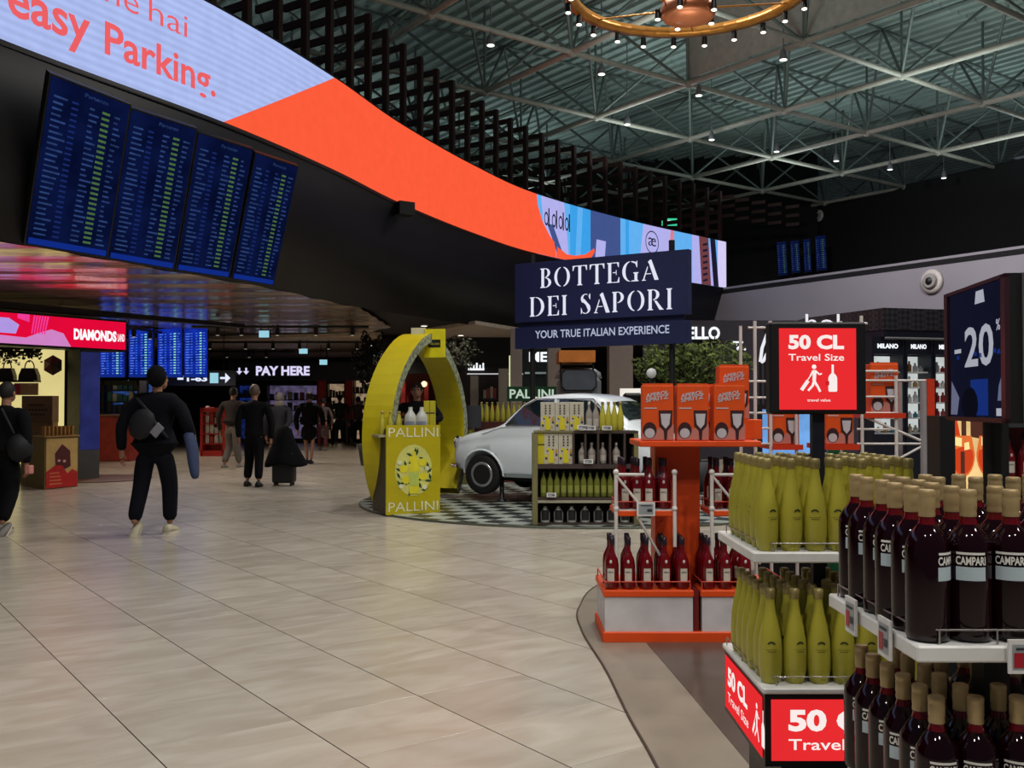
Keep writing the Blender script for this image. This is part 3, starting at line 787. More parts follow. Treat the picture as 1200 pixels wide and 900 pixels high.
# ---- stand of yellow bottles with the red light box
st = thing('display_stand', 'floor stand of yellow bottles with red light box base and red travel size sign', 'display stand', (0, 0, 0))
X0, X1, Y0, Y1 = .746, 1.30, 3.0, 3.50
MB().rbox(X0-.01, X1, Y0, Y1+.02, .937, .969, .004).build('shelf', WHITE, st)
for z, yf in ((.969, Y0), (.574, 2.96)):
    m = MB(); rail(m, [(X0+.01, Y1-.03), (X0+.012, 3.25), (X0+.015, yf+.05), (X0+.05, yf+.012), (1.0, yf+.012), (X1-.01, yf+.012)], z, .026, .002); m.build('guard_rail', mat('rail steel'), st)
# light box: black frame, white lid rim, red lit panels on two sides
bx0, by0 = .755, 2.95
MB().box(bx0, X1, by0, Y1, .34, .556).build('light_box', BLACK, st)
MB().rbox(bx0-.008, X1+.004, by0-.008, Y1+.004, .556, .574, .004).build('lid', WHITE, st)
MB().box(bx0+.07, X1-.06, by0+.08, Y1-.06, 0, .34).build('plinth', mat('dark plinth', (34, 32, 34), .4), st)
REDG = glow('red light panel', (232, 44, 48), 1.0, .04, 3); REDF = glow('white panel letters', (250, 236, 232), 1.0)
REDG.cycles.emission_sampling = 'AUTO'
def walker(mb, f, x, y, s):
    """white pictogram of a walking traveller pulling a case, and a bottle; s = height"""
    q = lambda pts: mb.flat([(x+a*s, y+b*s) for a, b in pts], f)
    q(arcpts(.42, .90, .085, .085, 0, 345, 10))
    def ln(a, b, w):
        dx, dy = b[0]-a[0], b[1]-a[1]; L = math.hypot(dx, dy); nx, ny = -dy/L*w/2, dx/L*w/2
        q([(a[0]-nx, a[1]-ny), (b[0]-nx, b[1]-ny), (b[0]+nx, b[1]+ny), (a[0]+nx, a[1]+ny)])
    ln((.42, .40), (.44, .78), .13); ln((.40, .44), (.52, .22), .09); ln((.52, .24), (.64, 0), .08); ln((.42, .42), (.36, .2), .09); ln((.36, .22), (.20, .04), .08)
    ln((.38, .76), (.28, .56), .06); ln((.46, .76), (.62, .62), .06); ln((.62, .62), (.70, .66), .05); ln((.28, .56), (.18, .42), .04)
    ln((.20, .40), (-.04, .06), .13)
    q([(.96, 0), (1.22, 0), (1.25, .04), (1.25, .5), (1.22, .58), (1.13, .68), (1.13, .98), (1.05, .98), (1.05, .68), (.96, .58), (.93, .5), (.93, .04)])
RDK = glow('panel red print', (200, 30, 40), 1)
def red_sign(parent, o, ux, uy, w, h, name='sign_panel', small=False):
    f0 = plane(o, ux, uy, .003); f = plane(o, ux, uy, .005); f2 = plane(o, ux, uy, .006)
    p = MB().flat([(0, 0), (w, 0), (w, h), (0, h)], f0).build(name, REDG, parent)
    mb = MB()
    if not small:
        text(mb, '50 CL', f, w*.12, h*.74, w=w*.72, h=h*.18, bold=.045); text(mb, 'Travel Size', f, w*.12, h*.60, w=w*.72, h=h*.085, bold=.01)
        walker(mb, f, w*.30, h*.22, h*.34)
        text(mb, 'travel value', f, w*.36, h*.10, w=w*.3, h=h*.035, bold=.01)
    else:
        text(mb, '50 CL', f, w*.10, h*.48, w=h*1.55, h=h*.36, bold=.045); text(mb, 'Travel Size', f, w*.10, h*.18, w=h*1.62, h=h*.18, bold=.01)
        walker(mb, f, w*.10+h*1.95, h*.2, h*.62)
    mb.build('lettering', REDF, p)
    mb = MB()
    if not small: mb.flat([(w*.595, h*.30), (w*.645, h*.30), (w*.645, h*.35), (w*.595, h*.35)], f2); mb.build('bottle_print', RDK, p)
red_sign(st, (bx0+.018, by0, .358), (1, 0, 0), (0, 0, 1), X1-bx0-.036, .182, 'front_panel', True)
red_sign(st, (bx0, Y1-.018, .358), (0, -1, 0), (0, 0, 1), Y1-by0-.036, .182, 'side_panel', True)
MB().box(.99, 1.03, 3.235, 3.265, .574, 1.40).build('post', NAVY, st)
sc_ = Vector((W(957, 434, 3.22)))
MB().rbox(sc_.x-.158, sc_.x+.158, 3.205, 3.26, 1.388, 1.69, .006).build('sign_frame', BLACK, st)
red_sign(st, (sc_.x-.128, 3.205, 1.403), (1, 0, 0), (0, 0, 1), .252, .266)
price_tag(st, (1.035, 2.995, .965), 0, .04, .035, red=False)
for k, (z, nm) in enumerate(((.969, 'upper'), (.574, 'lower'))):
    for j in range(6):
        c = 0
        for i in range(7):
            x = .790+.0735*i+random.uniform(-.002, .002); y = (3.048 if k == 0 else 3.012)+.0765*j+random.uniform(-.002, .002)
            if abs(x-1.01) < .055 and abs(y-3.25) < .05: continue
            if x > 1.255: continue
            yellow_bottle(x, y, z, random.uniform(-.5, .4), f'yellow bottle, {nm} tier of red sign stand, {ORD[j]} row back, {ORD[c]} from left', f'yellow bottles on the {nm} tier')
            c += 1

# ---- lit box sign with the discount number
sg = thing('sign_totem', 'black lit box sign showing a large white discount number above the dark red bottles', 'sign', (0, 0, 0))
A = Vector((1.335, 3.0)); B = Vector((1.27, 2.5)); D2 = (B-A).normalized(); N2 = Vector((D2.y, -D2.x))
if N2.x > 0: N2 = -N2
def tm(a, b, n=0): q = A+D2*a+N2*n; return (q.x, q.y, b)
mb = MB()
Lg = (B-A).length
mb.add([tm(0, 1.372), tm(Lg, 1.372), tm(Lg, 1.372, -.5), tm(0, 1.372, -.5), tm(0, 1.756), tm(Lg, 1.756), tm(Lg, 1.756, -.5), tm(0, 1.756, -.5)], [(3, 2, 1, 0), (4, 5, 6, 7), (0, 1, 5, 4), (1, 2, 6, 5), (2, 3, 7, 6), (3, 0, 4, 7)])
mb.build('box', BLACK, sg, fix=True)
mb = MB()
for q in ([(0, 1.372), (Lg, 1.372), (Lg, 1.384), (0, 1.384)], [(0, 1.746), (Lg, 1.746), (Lg, 1.756), (0, 1.756)], [(0, 1.372), (.03, 1.372), (.03, 1.756), (0, 1.756)], [(Lg-.03, 1.372), (Lg, 1.372), (Lg, 1.756), (Lg-.03, 1.756)]):
    mb.prism(q, .0, .012, lambda a, b, h: tm(a, b, h))
mb.build('frame', mat('dark maroon frame', (50, 20, 30), .4), sg)
p = MB().flat([(.03, 1.384), (Lg-.03, 1.384), (Lg-.03, 1.746), (.03, 1.746)], lambda a, b: tm(a, b, .003)).build('display', glow('dark navy panel', (17, 19, 36), 1.0, .2, 4), sg)
mb = MB()
f = lambda a, b: tm(a, b, .006)
text(mb, '20', f, Lg*.34, 1.525, w=Lg*.46, h=.115, bold=.02); text(mb, '%', f, Lg*.84, 1.615, w=.03, h=.03); mb.flat([(.08, 1.57), (.14, 1.57), (.14, 1.582), (.08, 1.582)], f)
mb.flat([(.26, 1.70), (.34, 1.70), (.33, 1.735), (.27, 1.735)], f)
for x_, z_ in ((.10, 1.552), (.25, 1.556), (.29, 1.55), (.40, 1.557), (.43, 1.553)): mb.flat([(x_, z_), (x_+.025, z_), (x_+.02, z_+.012), (x_+.004, z_+.012)], f, 1)
mb.flat([(.22, 1.39), (.36, 1.39), (.36, 1.49), (.22, 1.49)], f, 1); mb.flat([(.04, 1.39), (.10, 1.39), (.12, 1.44), (.05, 1.49)], f, 3); mb.flat(arcpts(.22, 1.42, .07, .05, 0, 340, 12), lambda a, b: tm(a, b, .009), 2); mb.flat([(.42, 1.39), (.46, 1.39), (.46, 1.41), (.42, 1.41)], f, 0); mb.flat([(.43, 1.43), (.46, 1.43), (.465, 1.5), (.44, 1.47)], f, 3)
mb.build('lettering', [glow('soft white print', (164, 166, 178), 1), glow('royal blue print', (22, 44, 112), 1), glow('near black print', (12, 12, 22), 1), glow('lilac grey print', (96, 100, 124), 1)], p)
mb = MB(); mb.box(-.0015, .0015, 2.47, 2.475, 1.372, 1.756, T=Matrix.Translation((1.30, 0.02, 0))); mb.build('edge_strip', mat('thin steel edge', (150, 150, 155), .3, .8), sg)
MB().cyl((1.36, 2.78, .0), (1.36, 2.78, 1.40), .026, n=14).build('post', BLACK, sg)
MB().cyl((1.36, 2.78, 0), (1.36, 2.78, .02), .12, n=20).build('base', BLACK, sg)

# ---- back-lit picture of drinks behind it, on a tall black stand
px = thing('picture_stand', 'tall black stand with a back-lit picture of two orange drinks in round glasses', 'display', (0, 0, 0))
Yp = 5.2
a, b = W(1112, 575, Yp), W(1160, 492, Yp)
MB().box(a.x-.07, b.x+.1, Yp, Yp+.08, 0, 1.36).build('panel', BLACK, px)
MB().box(a.x-.08, a.x-.0, Yp-.08, Yp+.08, 0, 1.36).build('side_board', BLACK, px)
f = lambda x, z, n=.004: (a.x+x, Yp-n, .82+z)
wP, hP = b.x-a.x, b.z-.82
mb = MB(); mb.flat([(0, 0), (wP, 0), (wP, hP), (0, hP)], lambda x, z: f(x, z)); pic = mb.build('lit_picture', glow('warm amber light', (226, 190, 128), 1.1, .25, 6), px)
mb = MB()
def q(pts, mi, n): mb.flat([(wP*max(0, min(1, u)), hP*(v*.62+.38)) for u, v in pts], lambda x, z: f(x, z, n), mi)
q([(0, .72), (.28, .72), (.2, 1), (0, 1)], 1, .0055); q([(.30, .7), (.42, .7), (.42, 1), (.30, 1)], 2, .006); q([(.52, .72), (1, .66), (1, 1), (.52, 1)], 2, .006)
for cx, sg_ in ((.32, 1), (.95, -1)):
    k_ = .0002 if sg_ > 0 else 0
    q([(cx+.30*math.cos(math.radians(t)), .44+.38*math.sin(math.radians(t))) for t in range(180, 361, 15)]+[(cx+.22, .74), (cx-.22, .74)], 0, .007+k_)
    q([(cx+.26*math.cos(math.radians(t)), .40+.30*math.sin(math.radians(t))) for t in range(180, 361, 15)]+[(cx+.24, .50), (cx, .56), (cx-.24, .50)], 1, .008+k_)
    q([(cx-.05, .12), (cx+.05, .12), (cx+.05, .48), (cx-.05, .48)], 2, .009+k_); q([(cx-.18, .58), (cx-.02, .56), (cx-.02, .70), (cx-.18, .72)], 3, .010+k_); q([(cx+.04, .5), (cx+.17, .52), (cx+.15, .64), (cx+.04, .62)], 3, .010+k_)
mb.build('drinks', [glow('orange drink', (226, 112, 52), 1), glow('deep orange drink', (206, 66, 30), 1), glow('dark umber', (80, 46, 36), 1), glow('pale ice', (250, 220, 150), 1.1)], pic)
# ================================================================ ORANGE STAND with red bottles and gift boxes
REDB = mat('red aperitif in glass', (122, 8, 18), .08, trans=.3, coat=.5, var=.03); DCAP = mat('dark bottle cap', (36, 24, 34), .3)
ab = MB().lathe([(.0, .0), (.040, .0), (.042, .012), (.042, .14), (.037, .175), (.021, .21), (.0145, .225), (.0135, .265)], 16).mesh('bottle', REDB)
ac = MB().lathe([(.0155, .262), (.0155, .305), (.012, .308)], 12).mesh('cap', DCAP)
m_ = MB(); curved(m_, -.022, .022, .05, .125, .0424, 0); al = m_.mesh('label', mat('cream label', (206, 200, 186), .6))
m_ = MB(); m_.flat([(-.02, .118), (.02, .118), (.02, .123), (-.02, .123)], cylmap(.0428)); text(m_, 'APEROL', cylmap(.0429), -.018, .098, w=.036, h=.010, bold=.02); at_ = m_.mesh('lettering', mat('blue black ink', (34, 36, 70), .6))
m_ = MB(); m_.ball((0, -.038, .165), .008, .004, .012, 8); asz = m_.mesh('seal', mat('white seal', (220, 214, 210), .5))
def aper(x, y, z, rz, label, group):
    o = link('bottle', ab, None, (x, y, z), rz); tag(o, label, 'bottle', group); link('cap', ac, o); l = link('label', al, o); link('lettering', at_, l); link('seal', asz, o)
st = thing('display_stand', 'orange and white floor stand with red bottles on two levels and gift boxes on top', 'display stand', (0, 0, 0))
YF = 5.88
mods = [(.545, 1.085), (1.125, 1.665)]
MB().rbox(.54, 1.67, YF-.01, YF+.56, 0, .065, .006).build('base', ORANGE, st)
for x0, x1 in mods:
    MB().box(x0+.01, x1-.005, YF+.005, YF+.54, .065, .272).build('plinth', mat('white board', (206, 202, 204), .5), st)
    MB().rbox(x0, x1, YF-.005, YF+.55, .272, .31, .004).build('tray', ORANGE, st)
    m = MB(); rail(m, [(x0+.01, YF+.5), (x0+.01, YF+.01), (x1-.02, YF+.01), (x1-.02, YF+.5)], .31, .05, .004); m.build('guard_rail', mat('red steel rail', (200, 70, 50), .4), st)
    xs0, xs1 = (x0+.085, x1-.10)
    MB().rbox(xs0, xs1, YF+.08, YF+.45, .742, .775, .004).build('shelf', ORANGE, st)
    MB().box(xs0+.01, xs1-.01, YF+.085, YF+.44, .775, .782).build('shelf_liner', STEELW, st)
    m = MB(); rail(m, [(xs0+.01, YF+.42), (xs0+.01, YF+.09), (xs1-.01, YF+.09), (xs1-.01, YF+.42)], .78, .05, .004); m.build('guard_rail', mat('red steel rail'), st)
    for X in (xs0-.0, xs1+.0):
        MB().cyl((X, YF+.075, .56 if X > xs0 else .31), (X, YF+.075, 1.01), .012, n=10).build('tube_upright', STEELW, st)
        MB().ball((X, YF+.075, 1.01), .019, n=8).build('tube_joint', STEELW, st)
        MB().ball((X, YF+.075, .79), .019, n=8).build('tube_joint', STEELW, st)
    MB().cyl((xs0, YF+.075, .995), (xs0+.17, YF+.075, .995), .010, n=8).build('tube_rail', STEELW, st)
    MB().cyl((xs0, YF+.07, .99), (xs0+.17, YF+.07, .78), .008, n=8).build('brace', STEELW, st)
    MB().cyl((xs0+.13, YF+.07, .74), (xs0+.30, YF+.12, .45), .008, n=8).build('brace', STEELW, st)
    price_tag(st, ((xs0+xs1)/2+.0, YF+.055, .79), 0, .11, .085, red=False)
    # bottles
    for k, (z, a, b, nn_, n0, lev) in enumerate(((.31, x0+.06, x1-.06, 3, 5, 'lower'), (.782, xs0+.05, xs1-.05, 3, 4, 'upper'))):
        for j in range(nn_):
            for i in range(n0):
                x = a+(b-a)*i/(n0-1)+random.uniform(-.008, .008); y = (YF+.07 if k == 0 else YF+.15)+.10*j
                if x > 1.45 and YF < 6:
                    if 600+FL*x/y > 880: continue
                aper(x, y, z, random.uniform(-.3, .3), f'red bottle, {lev} {"left" if x0 < 1 else "right"} tray of orange stand, {ORD[j]} row back, {ORD[i]} from left', f'red bottles on the {lev} level of the orange stand')
MB().box(.90, 1.18, YF+.30, YF+.50, .065, 1.17).build('core_panel', ORANGE, st)
MB().box(1.088, 1.118, YF+.02, YF+.5, .065, .31).build('divider', mat('dark red board', (110, 26, 26), .5), st)
MB().rbox(.765, 1.50, YF+.02, YF+.52, 1.165, 1.20, .005).build('top_shelf', ORANGE, st)
# gift box
gp = [mat('gift box orange', (224, 82, 24), .4, var=.05), mat('gift box side red', (188, 42, 24), .4), mat('gift box print white', (196, 190, 196), .5), mat('gift box print ink', (58, 26, 30), .5), mat('gift box print pink', (196, 122, 110), .5)]
GW, GH, GD = .19, .335, .10
def gift_meshes():
    b = MB().rbox(-GW/2, GW/2, 0, GD, 0, GH, .003)
    body = b.mesh('gift_box', gp[0])
    m = MB(); f = lambda a, b, n=.002: (a*GW-GW/2, -n, b*GH)
    m.flat([(.0, .02), (1, .02), (1, .30), (.0, .14)], lambda a, b: f(a, b), 4)
    m.flat(arcpts(.24, .19, .22, .15, 0, 345, 14), lambda a, b: f(a, b, .003), 3); m.flat(arcpts(.24, .14, .16, .09, 0, 345, 12), lambda a, b: f(a, b, .004), 2)
    m.flat([(.52, .55), (.96, .55), (.94, .27), (.80, .18), (.78, .02), (.70, .02), (.68, .18), (.54, .27)], lambda a, b: f(a, b, .003), 3)
    m.flat([(.58, .49), (.90, .49), (.86, .3), (.74, .22), (.62, .3)], lambda a, b: f(a, b, .004), 2)
    for s, y in (('APEROL', .80), ('SPRITZ', .72)):
        text(m, s, lambda a, b: f(a, b+a*.10-.04, .003), .12, y, w=.72, h=.075, bold=.03, mi=2)
    m.flat([(.06, .58), (.46, .58), (.46, .60), (.06, .60)], lambda a, b: f(a, b, .003), 2)
    return body, m.mesh('print', gp)
gb, gpr = gift_meshes()
flap = MB().box(-GW/2+.004, GW/2-.004, .004, .03, GH, GH+.012).mesh('tuck_flap', gp[0])
def gift(x, y, z, rz, label, tilt=0):
    o = link('gift_box', gb, None, (x, y, z), rz); tag(o, label, 'box', 'orange gift boxes'); link('print', gpr, o); link('tuck_flap', flap, o); return o
gx_ = [W(771, 500, 5.93).x, W(812, 500, 5.93).x, W(855, 500, 5.93).x]
for i, x in enumerate(gx_): gift(x, 5.93, 1.20, (-.05, .0, .06)[i], f'orange gift box with drink picture, {ORD[i]} of three in front on the orange stand')
o = link('gift_box', gb, None, (W(836, 450, 6.2).x, 6.13, 1.20)); tag(o, 'orange gift box standing behind the front three, partly hidden between the second and third', 'box', 'orange gift boxes'); link('print', gpr, o); link('tuck_flap', flap, o)
r_ = tag(MB().rbox(-.17, .17, -.1, .1, 0, .125, .003).build('gift_box', gp[0], None, (W(858, 450, 6.26).x, 6.28, 1.20)), 'orange gift box lying flat under the topmost upright one', 'box', 'orange gift boxes')
gift(W(858, 450, 6.26).x, 6.20, 1.325, .04, 'topmost orange gift box, raised behind the right end of the front three')

# ================================================================ white tube racks with orange shelves behind the red sign
rk = thing('tube_rack', 'white steel tube rack with orange shelves of gift boxes behind the red sign', 'rack', (0, 0, 0))
YR = 6.7
def rx(px): return (px-600)/FL*YR
def rz_(py): return CH-(py-474)/FL*YR
for px, top in ((885, 376), (1010, 370), (1050, 440), (1082, 446), (903, 376), (933, 430)):
    for dy in ((0, .42) if px in (885, 1010, 1082) else (0,)):
        MB().cyl((rx(px), YR+dy, 0), (rx(px), YR+dy, rz_(top)), .012 if px != 1082 else .024, n=8).build('upright', STEELW if px != 1082 else mat('grey tube', (150, 148, 150), .4), rk)
for py in (384, 447, 466, 484, 502, 520, 536):
    MB().cyl((rx(877), YR, rz_(py)), (rx(903), YR, rz_(py)), .008, n=6).build('crossbar', STEELW, rk)
for py in (435, 446, 465, 484, 503, 520, 535): MB().cyl((rx(1004), YR, rz_(py)), (rx(1095) if py in (446, 520) else rx(1052), YR, rz_(py)), .008, n=6).build('crossbar', STEELW, rk)
MB().cyl((rx(1004), YR, rz_(379)), (rx(1017), YR, rz_(379)), .008, n=6).build('crossbar', STEELW, rk)
MB().cyl((rx(1012), YR, rz_(488)), (rx(1078), YR, rz_(516)), .009, n=6).build('brace', STEELW, rk)
MB().cyl((rx(1052), YR, rz_(538)), (rx(1080), YR, rz_(523)), .009, n=6).build('brace', STEELW, rk)
MB().box(rx(1085), rx(1094), YR-.02, YR+.03, .0, rz_(444)).build('side_panel', mat('red orange panel', (206, 56, 24), .4), rk)
k = 0
for x0, x1, py in ((1012, 1060, 484), (905, 940, 521), (963, 1006, 521)):
    MB().box(rx(x0), rx(x1), YR-.02, YR+.35, rz_(py)-.035, rz_(py)).build('shelf', mat('red orange panel'), rk)
for x, py in ((1038, 484), (921, 521), (985, 521)):
    o = link('gift_box', gb, None, (rx(x), YR+.02, rz_(py))); tag(o, f'orange gift box on the white tube rack, {("alone right of the red sign", "under the left end of the red sign", "under the right end of the red sign")[k]}', 'box', 'gift boxes on the tube rack'); link('print', gpr, o); link('tuck_flap', flap, o); k += 1
# green bottle tube and blue screen seen between the racks
gt = tag(MB().cyl((rx(1020), 7.4, 0), (rx(1020), 7.4, 1.28), .075, n=16).build('green_canister', mat('deep green lacquer', (14, 92, 60), .35)), 'tall dark green round canister behind the white tube rack', 'canister')
sc2 = thing('counter_screen', 'small lit blue screen low behind the red sign post', 'screen', (2.3, 8.0, 0))
MB().box(-.3, .28, 0, .08, .0, 1.42).build('housing', BLACK, sc2); MB().box(-.26, .24, -.006, 0, .75, 1.38).build('display', glow('cool light blue', (110, 160, 220), 1.0, .4, 3), sc2)

# ================================================================ BOTTEGA DEI SAPORI sign
sg = thing('hanging_sign', 'large dark blue double-panel shop sign on two black posts behind the white car', 'sign', (0, 0, 0))
A = W(608, 474, 16.0); B = W(811, 474, 14.45)
ux = Vector((B.x-A.x, B.y-A.y, 0)); Ls = ux.length; ux.normalize()
o0 = Vector((A.x, A.y, 0)); SN = mat('deep navy sign board', (22, 30, 72), .5, var=.05)
nrm = ux.cross(Vector((0, 0, 1)))
def sgm(a, b, n=0): q = o0+ux*a+nrm*n; return (q.x, q.y, b)
z0s, z1s, z2s, z3s = 2.32, 2.66, 2.745, 3.70
for (za, zb_), nm in (((z2s, z3s), 'upper_panel'), ((z0s, z1s), 'lower_panel')):
    mb = MB(); mb.prism([(0, za), (Ls, za), (Ls, zb_), (0, zb_)], 0, .12, lambda a, b, h: sgm(a, b, h)); mb.build(nm, SN, sg, fix=True)
mb = MB(); mb.prism([(.03, z1s-.02), (Ls-.1, z1s-.02), (Ls-.1, z2s+.02), (.03, z2s+.02)], .01, .05, lambda a, b, h: sgm(a, b, h)); mb.build('joining_board', SN, sg, fix=True)
SW = glow('sign letters', (226, 228, 244), 1.0)
mb = MB(); f = lambda a, b: sgm(a, b, .125)
serif_line(mb, 'BOTTEGA', f, Ls*.16, 3.28, Ls*.68, .31); serif_line(mb, 'DEI SAPORI', f, Ls*.095, 2.83, Ls*.82, .31); mb.build('serif_lettering', SW, sg)
mb = MB(); text(mb, 'YOUR TRUE ITALIAN EXPERIENCE', f, Ls*.128, 2.475, w=Ls*.77, h=.125, bold=.012); mb.build('small_lettering', glow('dim sign letters', (176, 182, 206), 1.0), sg)
for a, h in ((.23, 3.86), (Ls-.33, 3.88)):
    p = sgm(a, 0, -.05); MB().cyl(p, (p[0], p[1], h), .045, n=12).build('post', BLACK, sg)
    MB().lathe([(.12, 0), (.12, .03), (.05, .05)], 16, p).build('foot', BLACK, sg)

# ================================================================ round stage with checker floor, car, arch
YC = mat('yellow arch paint', (178, 164, 8), .45, var=.05)
def checker():
    m = bpy.data.materials.new('checker vinyl'); m.use_nodes = True; nt = m.node_tree; b = nt.nodes['Principled BSDF']
    tc = nt.nodes.new('ShaderNodeTexCoord'); mp = nt.nodes.new('ShaderNodeMapping'); mp.inputs['Rotation'].default_value = (0, 0, .55)
    ck = nt.nodes.new('ShaderNodeTexChecker'); ck.inputs['Scale'].default_value = 3.6; ck.inputs[1].default_value = (*lin((150, 158, 150)), 1); ck.inputs[2].default_value = (*lin((26, 34, 34)), 1)
    nt.links.new(tc.outputs['Object'], mp.inputs[0]); nt.links.new(mp.outputs[0], ck.inputs[0]); nt.links.new(ck.outputs[0], b.inputs['Base Color']); b.inputs['Roughness'].default_value = .3; return m
SX, SY, SR = 1.0, 14.4, 3.2
stg = thing('round_stage', 'low round stage with black and white checker floor under the white car', 'platform', (SX, SY, 0))
MB().lathe([(SR, .0), (SR, .022), (SR-.01, .026)], 72).build('rim', mat('steel rim', (70, 74, 60), .4), stg)
MB().cyl((0, 0, .0262), (0, 0, .028), SR-.012, n=72).build('checker_floor', checker(), stg)

CARW = mat('pale blue white car enamel', (222, 230, 236), .22, coat=.6, var=.02); GLS = mat('dark car glass', (22, 30, 32), .06, coat=.5); RUB = mat('tyre rubber', (16, 16, 17), .7); TRIM = mat('chrome')
car = thing('vintage_car', 'small vintage white car parked on the round checker stage under the blue sign', 'car')
def interp(tab, x):
    if x <= tab[0][0]: return tab[0][1]
    for (a, p), (b, q) in zip(tab, tab[1:]):
        if x <= b:
            t = (x-a)/(b-a); t = t*t*(3-2*t)*.5+t*.5; return p+(q-p)*t
    return tab[-1][1]
TOP = [(-1.48, .60), (-1.45, .68), (-1.36, .755), (-1.2, .805), (-.95, .86), (-.74, .90), (-.64, .945), (-.5, 1.09), (-.36, 1.215), (-.22, 1.275), (0, 1.312), (.3, 1.325), (.55, 1.31), (.75, 1.27), (.88, 1.205), (1.05, 1.04), (1.14, .94), (1.3, .85), (1.4, .76), (1.47, .62), (1.49, .5)]
HW = [(-1.48, .40), (-1.44, .50), (-1.34, .575), (-1.1, .63), (-.6, .655), (0, .66), (.7, .66), (1.1, .635), (1.35, .57), (1.45, .5), (1.49, .44)]
BOT = [(-1.48, .42), (-1.42, .34), (-1.2, .30), (-.6, .235), (.6, .235), (1.2, .30), (1.42, .36), (1.49, .42)]
def section(x):
    zt, hw, zb_ = interp(TOP, x), interp(HW, x), interp(BOT, x)
    belt = min(.885, zt-.045)
    cab = max(0, min(1, (zt-.93)/.3)); rw = hw*(.90-.16*cab)
    return zt, hw, zb_, belt, rw
def side_y(x, z):
    zt, hw, zb_, belt, rw = section(x)
    if z <= belt:
        t = (z-zb_)/(belt-zb_); return hw*(.93+.07*math.sin(PI*min(1, t*1.1))) if t < .9 else hw*(.955+.0*t)
    t = (z-belt)/max(.01, zt-.05-belt); t = min(1, t); return hw*.955+(rw-hw*.955)*t
def ring(x):
    zt, hw, zb_, belt, rw = section(x); P = []
    for t in (0, .12, .3, .5, .7, .85, 1): z = zb_+(belt-zb_)*t; P.append((side_y(x, z), z))
    zs = zt-.05 if zt-.05 > belt+.01 else belt+.01
    for t in (.25, .5, .75, 1): z = belt+(zs-belt)*t; P.append((side_y(x, z), z))
    for a, b in ((.92, .022), (.75, .008), (.4, .001), (0, 0)): P.append((rw*a, zt-b))
    full = [(-y, z) for y, z in P]+[(y, z) for y, z in P[-2::-1]]
    return [(x, y, z) for y, z in full]
xs = [-1.48, -1.465, -1.43, -1.38, -1.3]+[-1.2+.1*i for i in range(5)]+[-.74+.06*i for i in range(12)]+[.05+.12*i for i in range(6)]+[.75+.055*i for i in range(9)]+[1.28, 1.36, 1.42, 1.46, 1.48, 1.49]
mb = MB(); R_ = [ring(x) for x in xs]; nr_ = len(R_[0])
for r in R_: mb.v += r
for k in range(len(xs)-1):
    for j in range(nr_):
        a, b = k*nr_+j, k*nr_+(j+1) % nr_
        mb.f.append([a, b, b+nr_, a+nr_]); mb.m.append(0); mb.s.append(True)
mb.f.append(list(range(nr_))); mb.m.append(0); mb.s.append(True)
mb.f.append([(len(xs)-1)*nr_+j for j in range(nr_-1, -1, -1)]); mb.m.append(0); mb.s.append(True)
body = mb.build('body', CARW, None, fix=True)
cut = MB().cyl((-.92, -1, .26), (-.92, 1, .26), .315, n=36).cyl((.92, -1, .26), (.92, 1, .26), .315, n=36).build('cut', RUB)
md = body.modifiers.new('b', 'BOOLEAN'); md.operation = 'DIFFERENCE'; md.object = cut; md.solver = 'EXACT'
bpy.context.view_layer.update()
me = bpy.data.meshes.new_from_object(body.evaluated_get(bpy.context.evaluated_depsgraph_get())); me.name = 'body'
bpy.data.objects.remove(cut); bpy.data.objects.remove(body)
body = link('body', me, car)
def on_side(poly, off, s, name, m, parent, thick=.004):
    mb = MB()
    P = [(x, s*(side_y(x, z)+off), z) for x, z in poly]
    mb.add(P, [tuple(range(len(P)))]); return mb.build(name, m, parent)
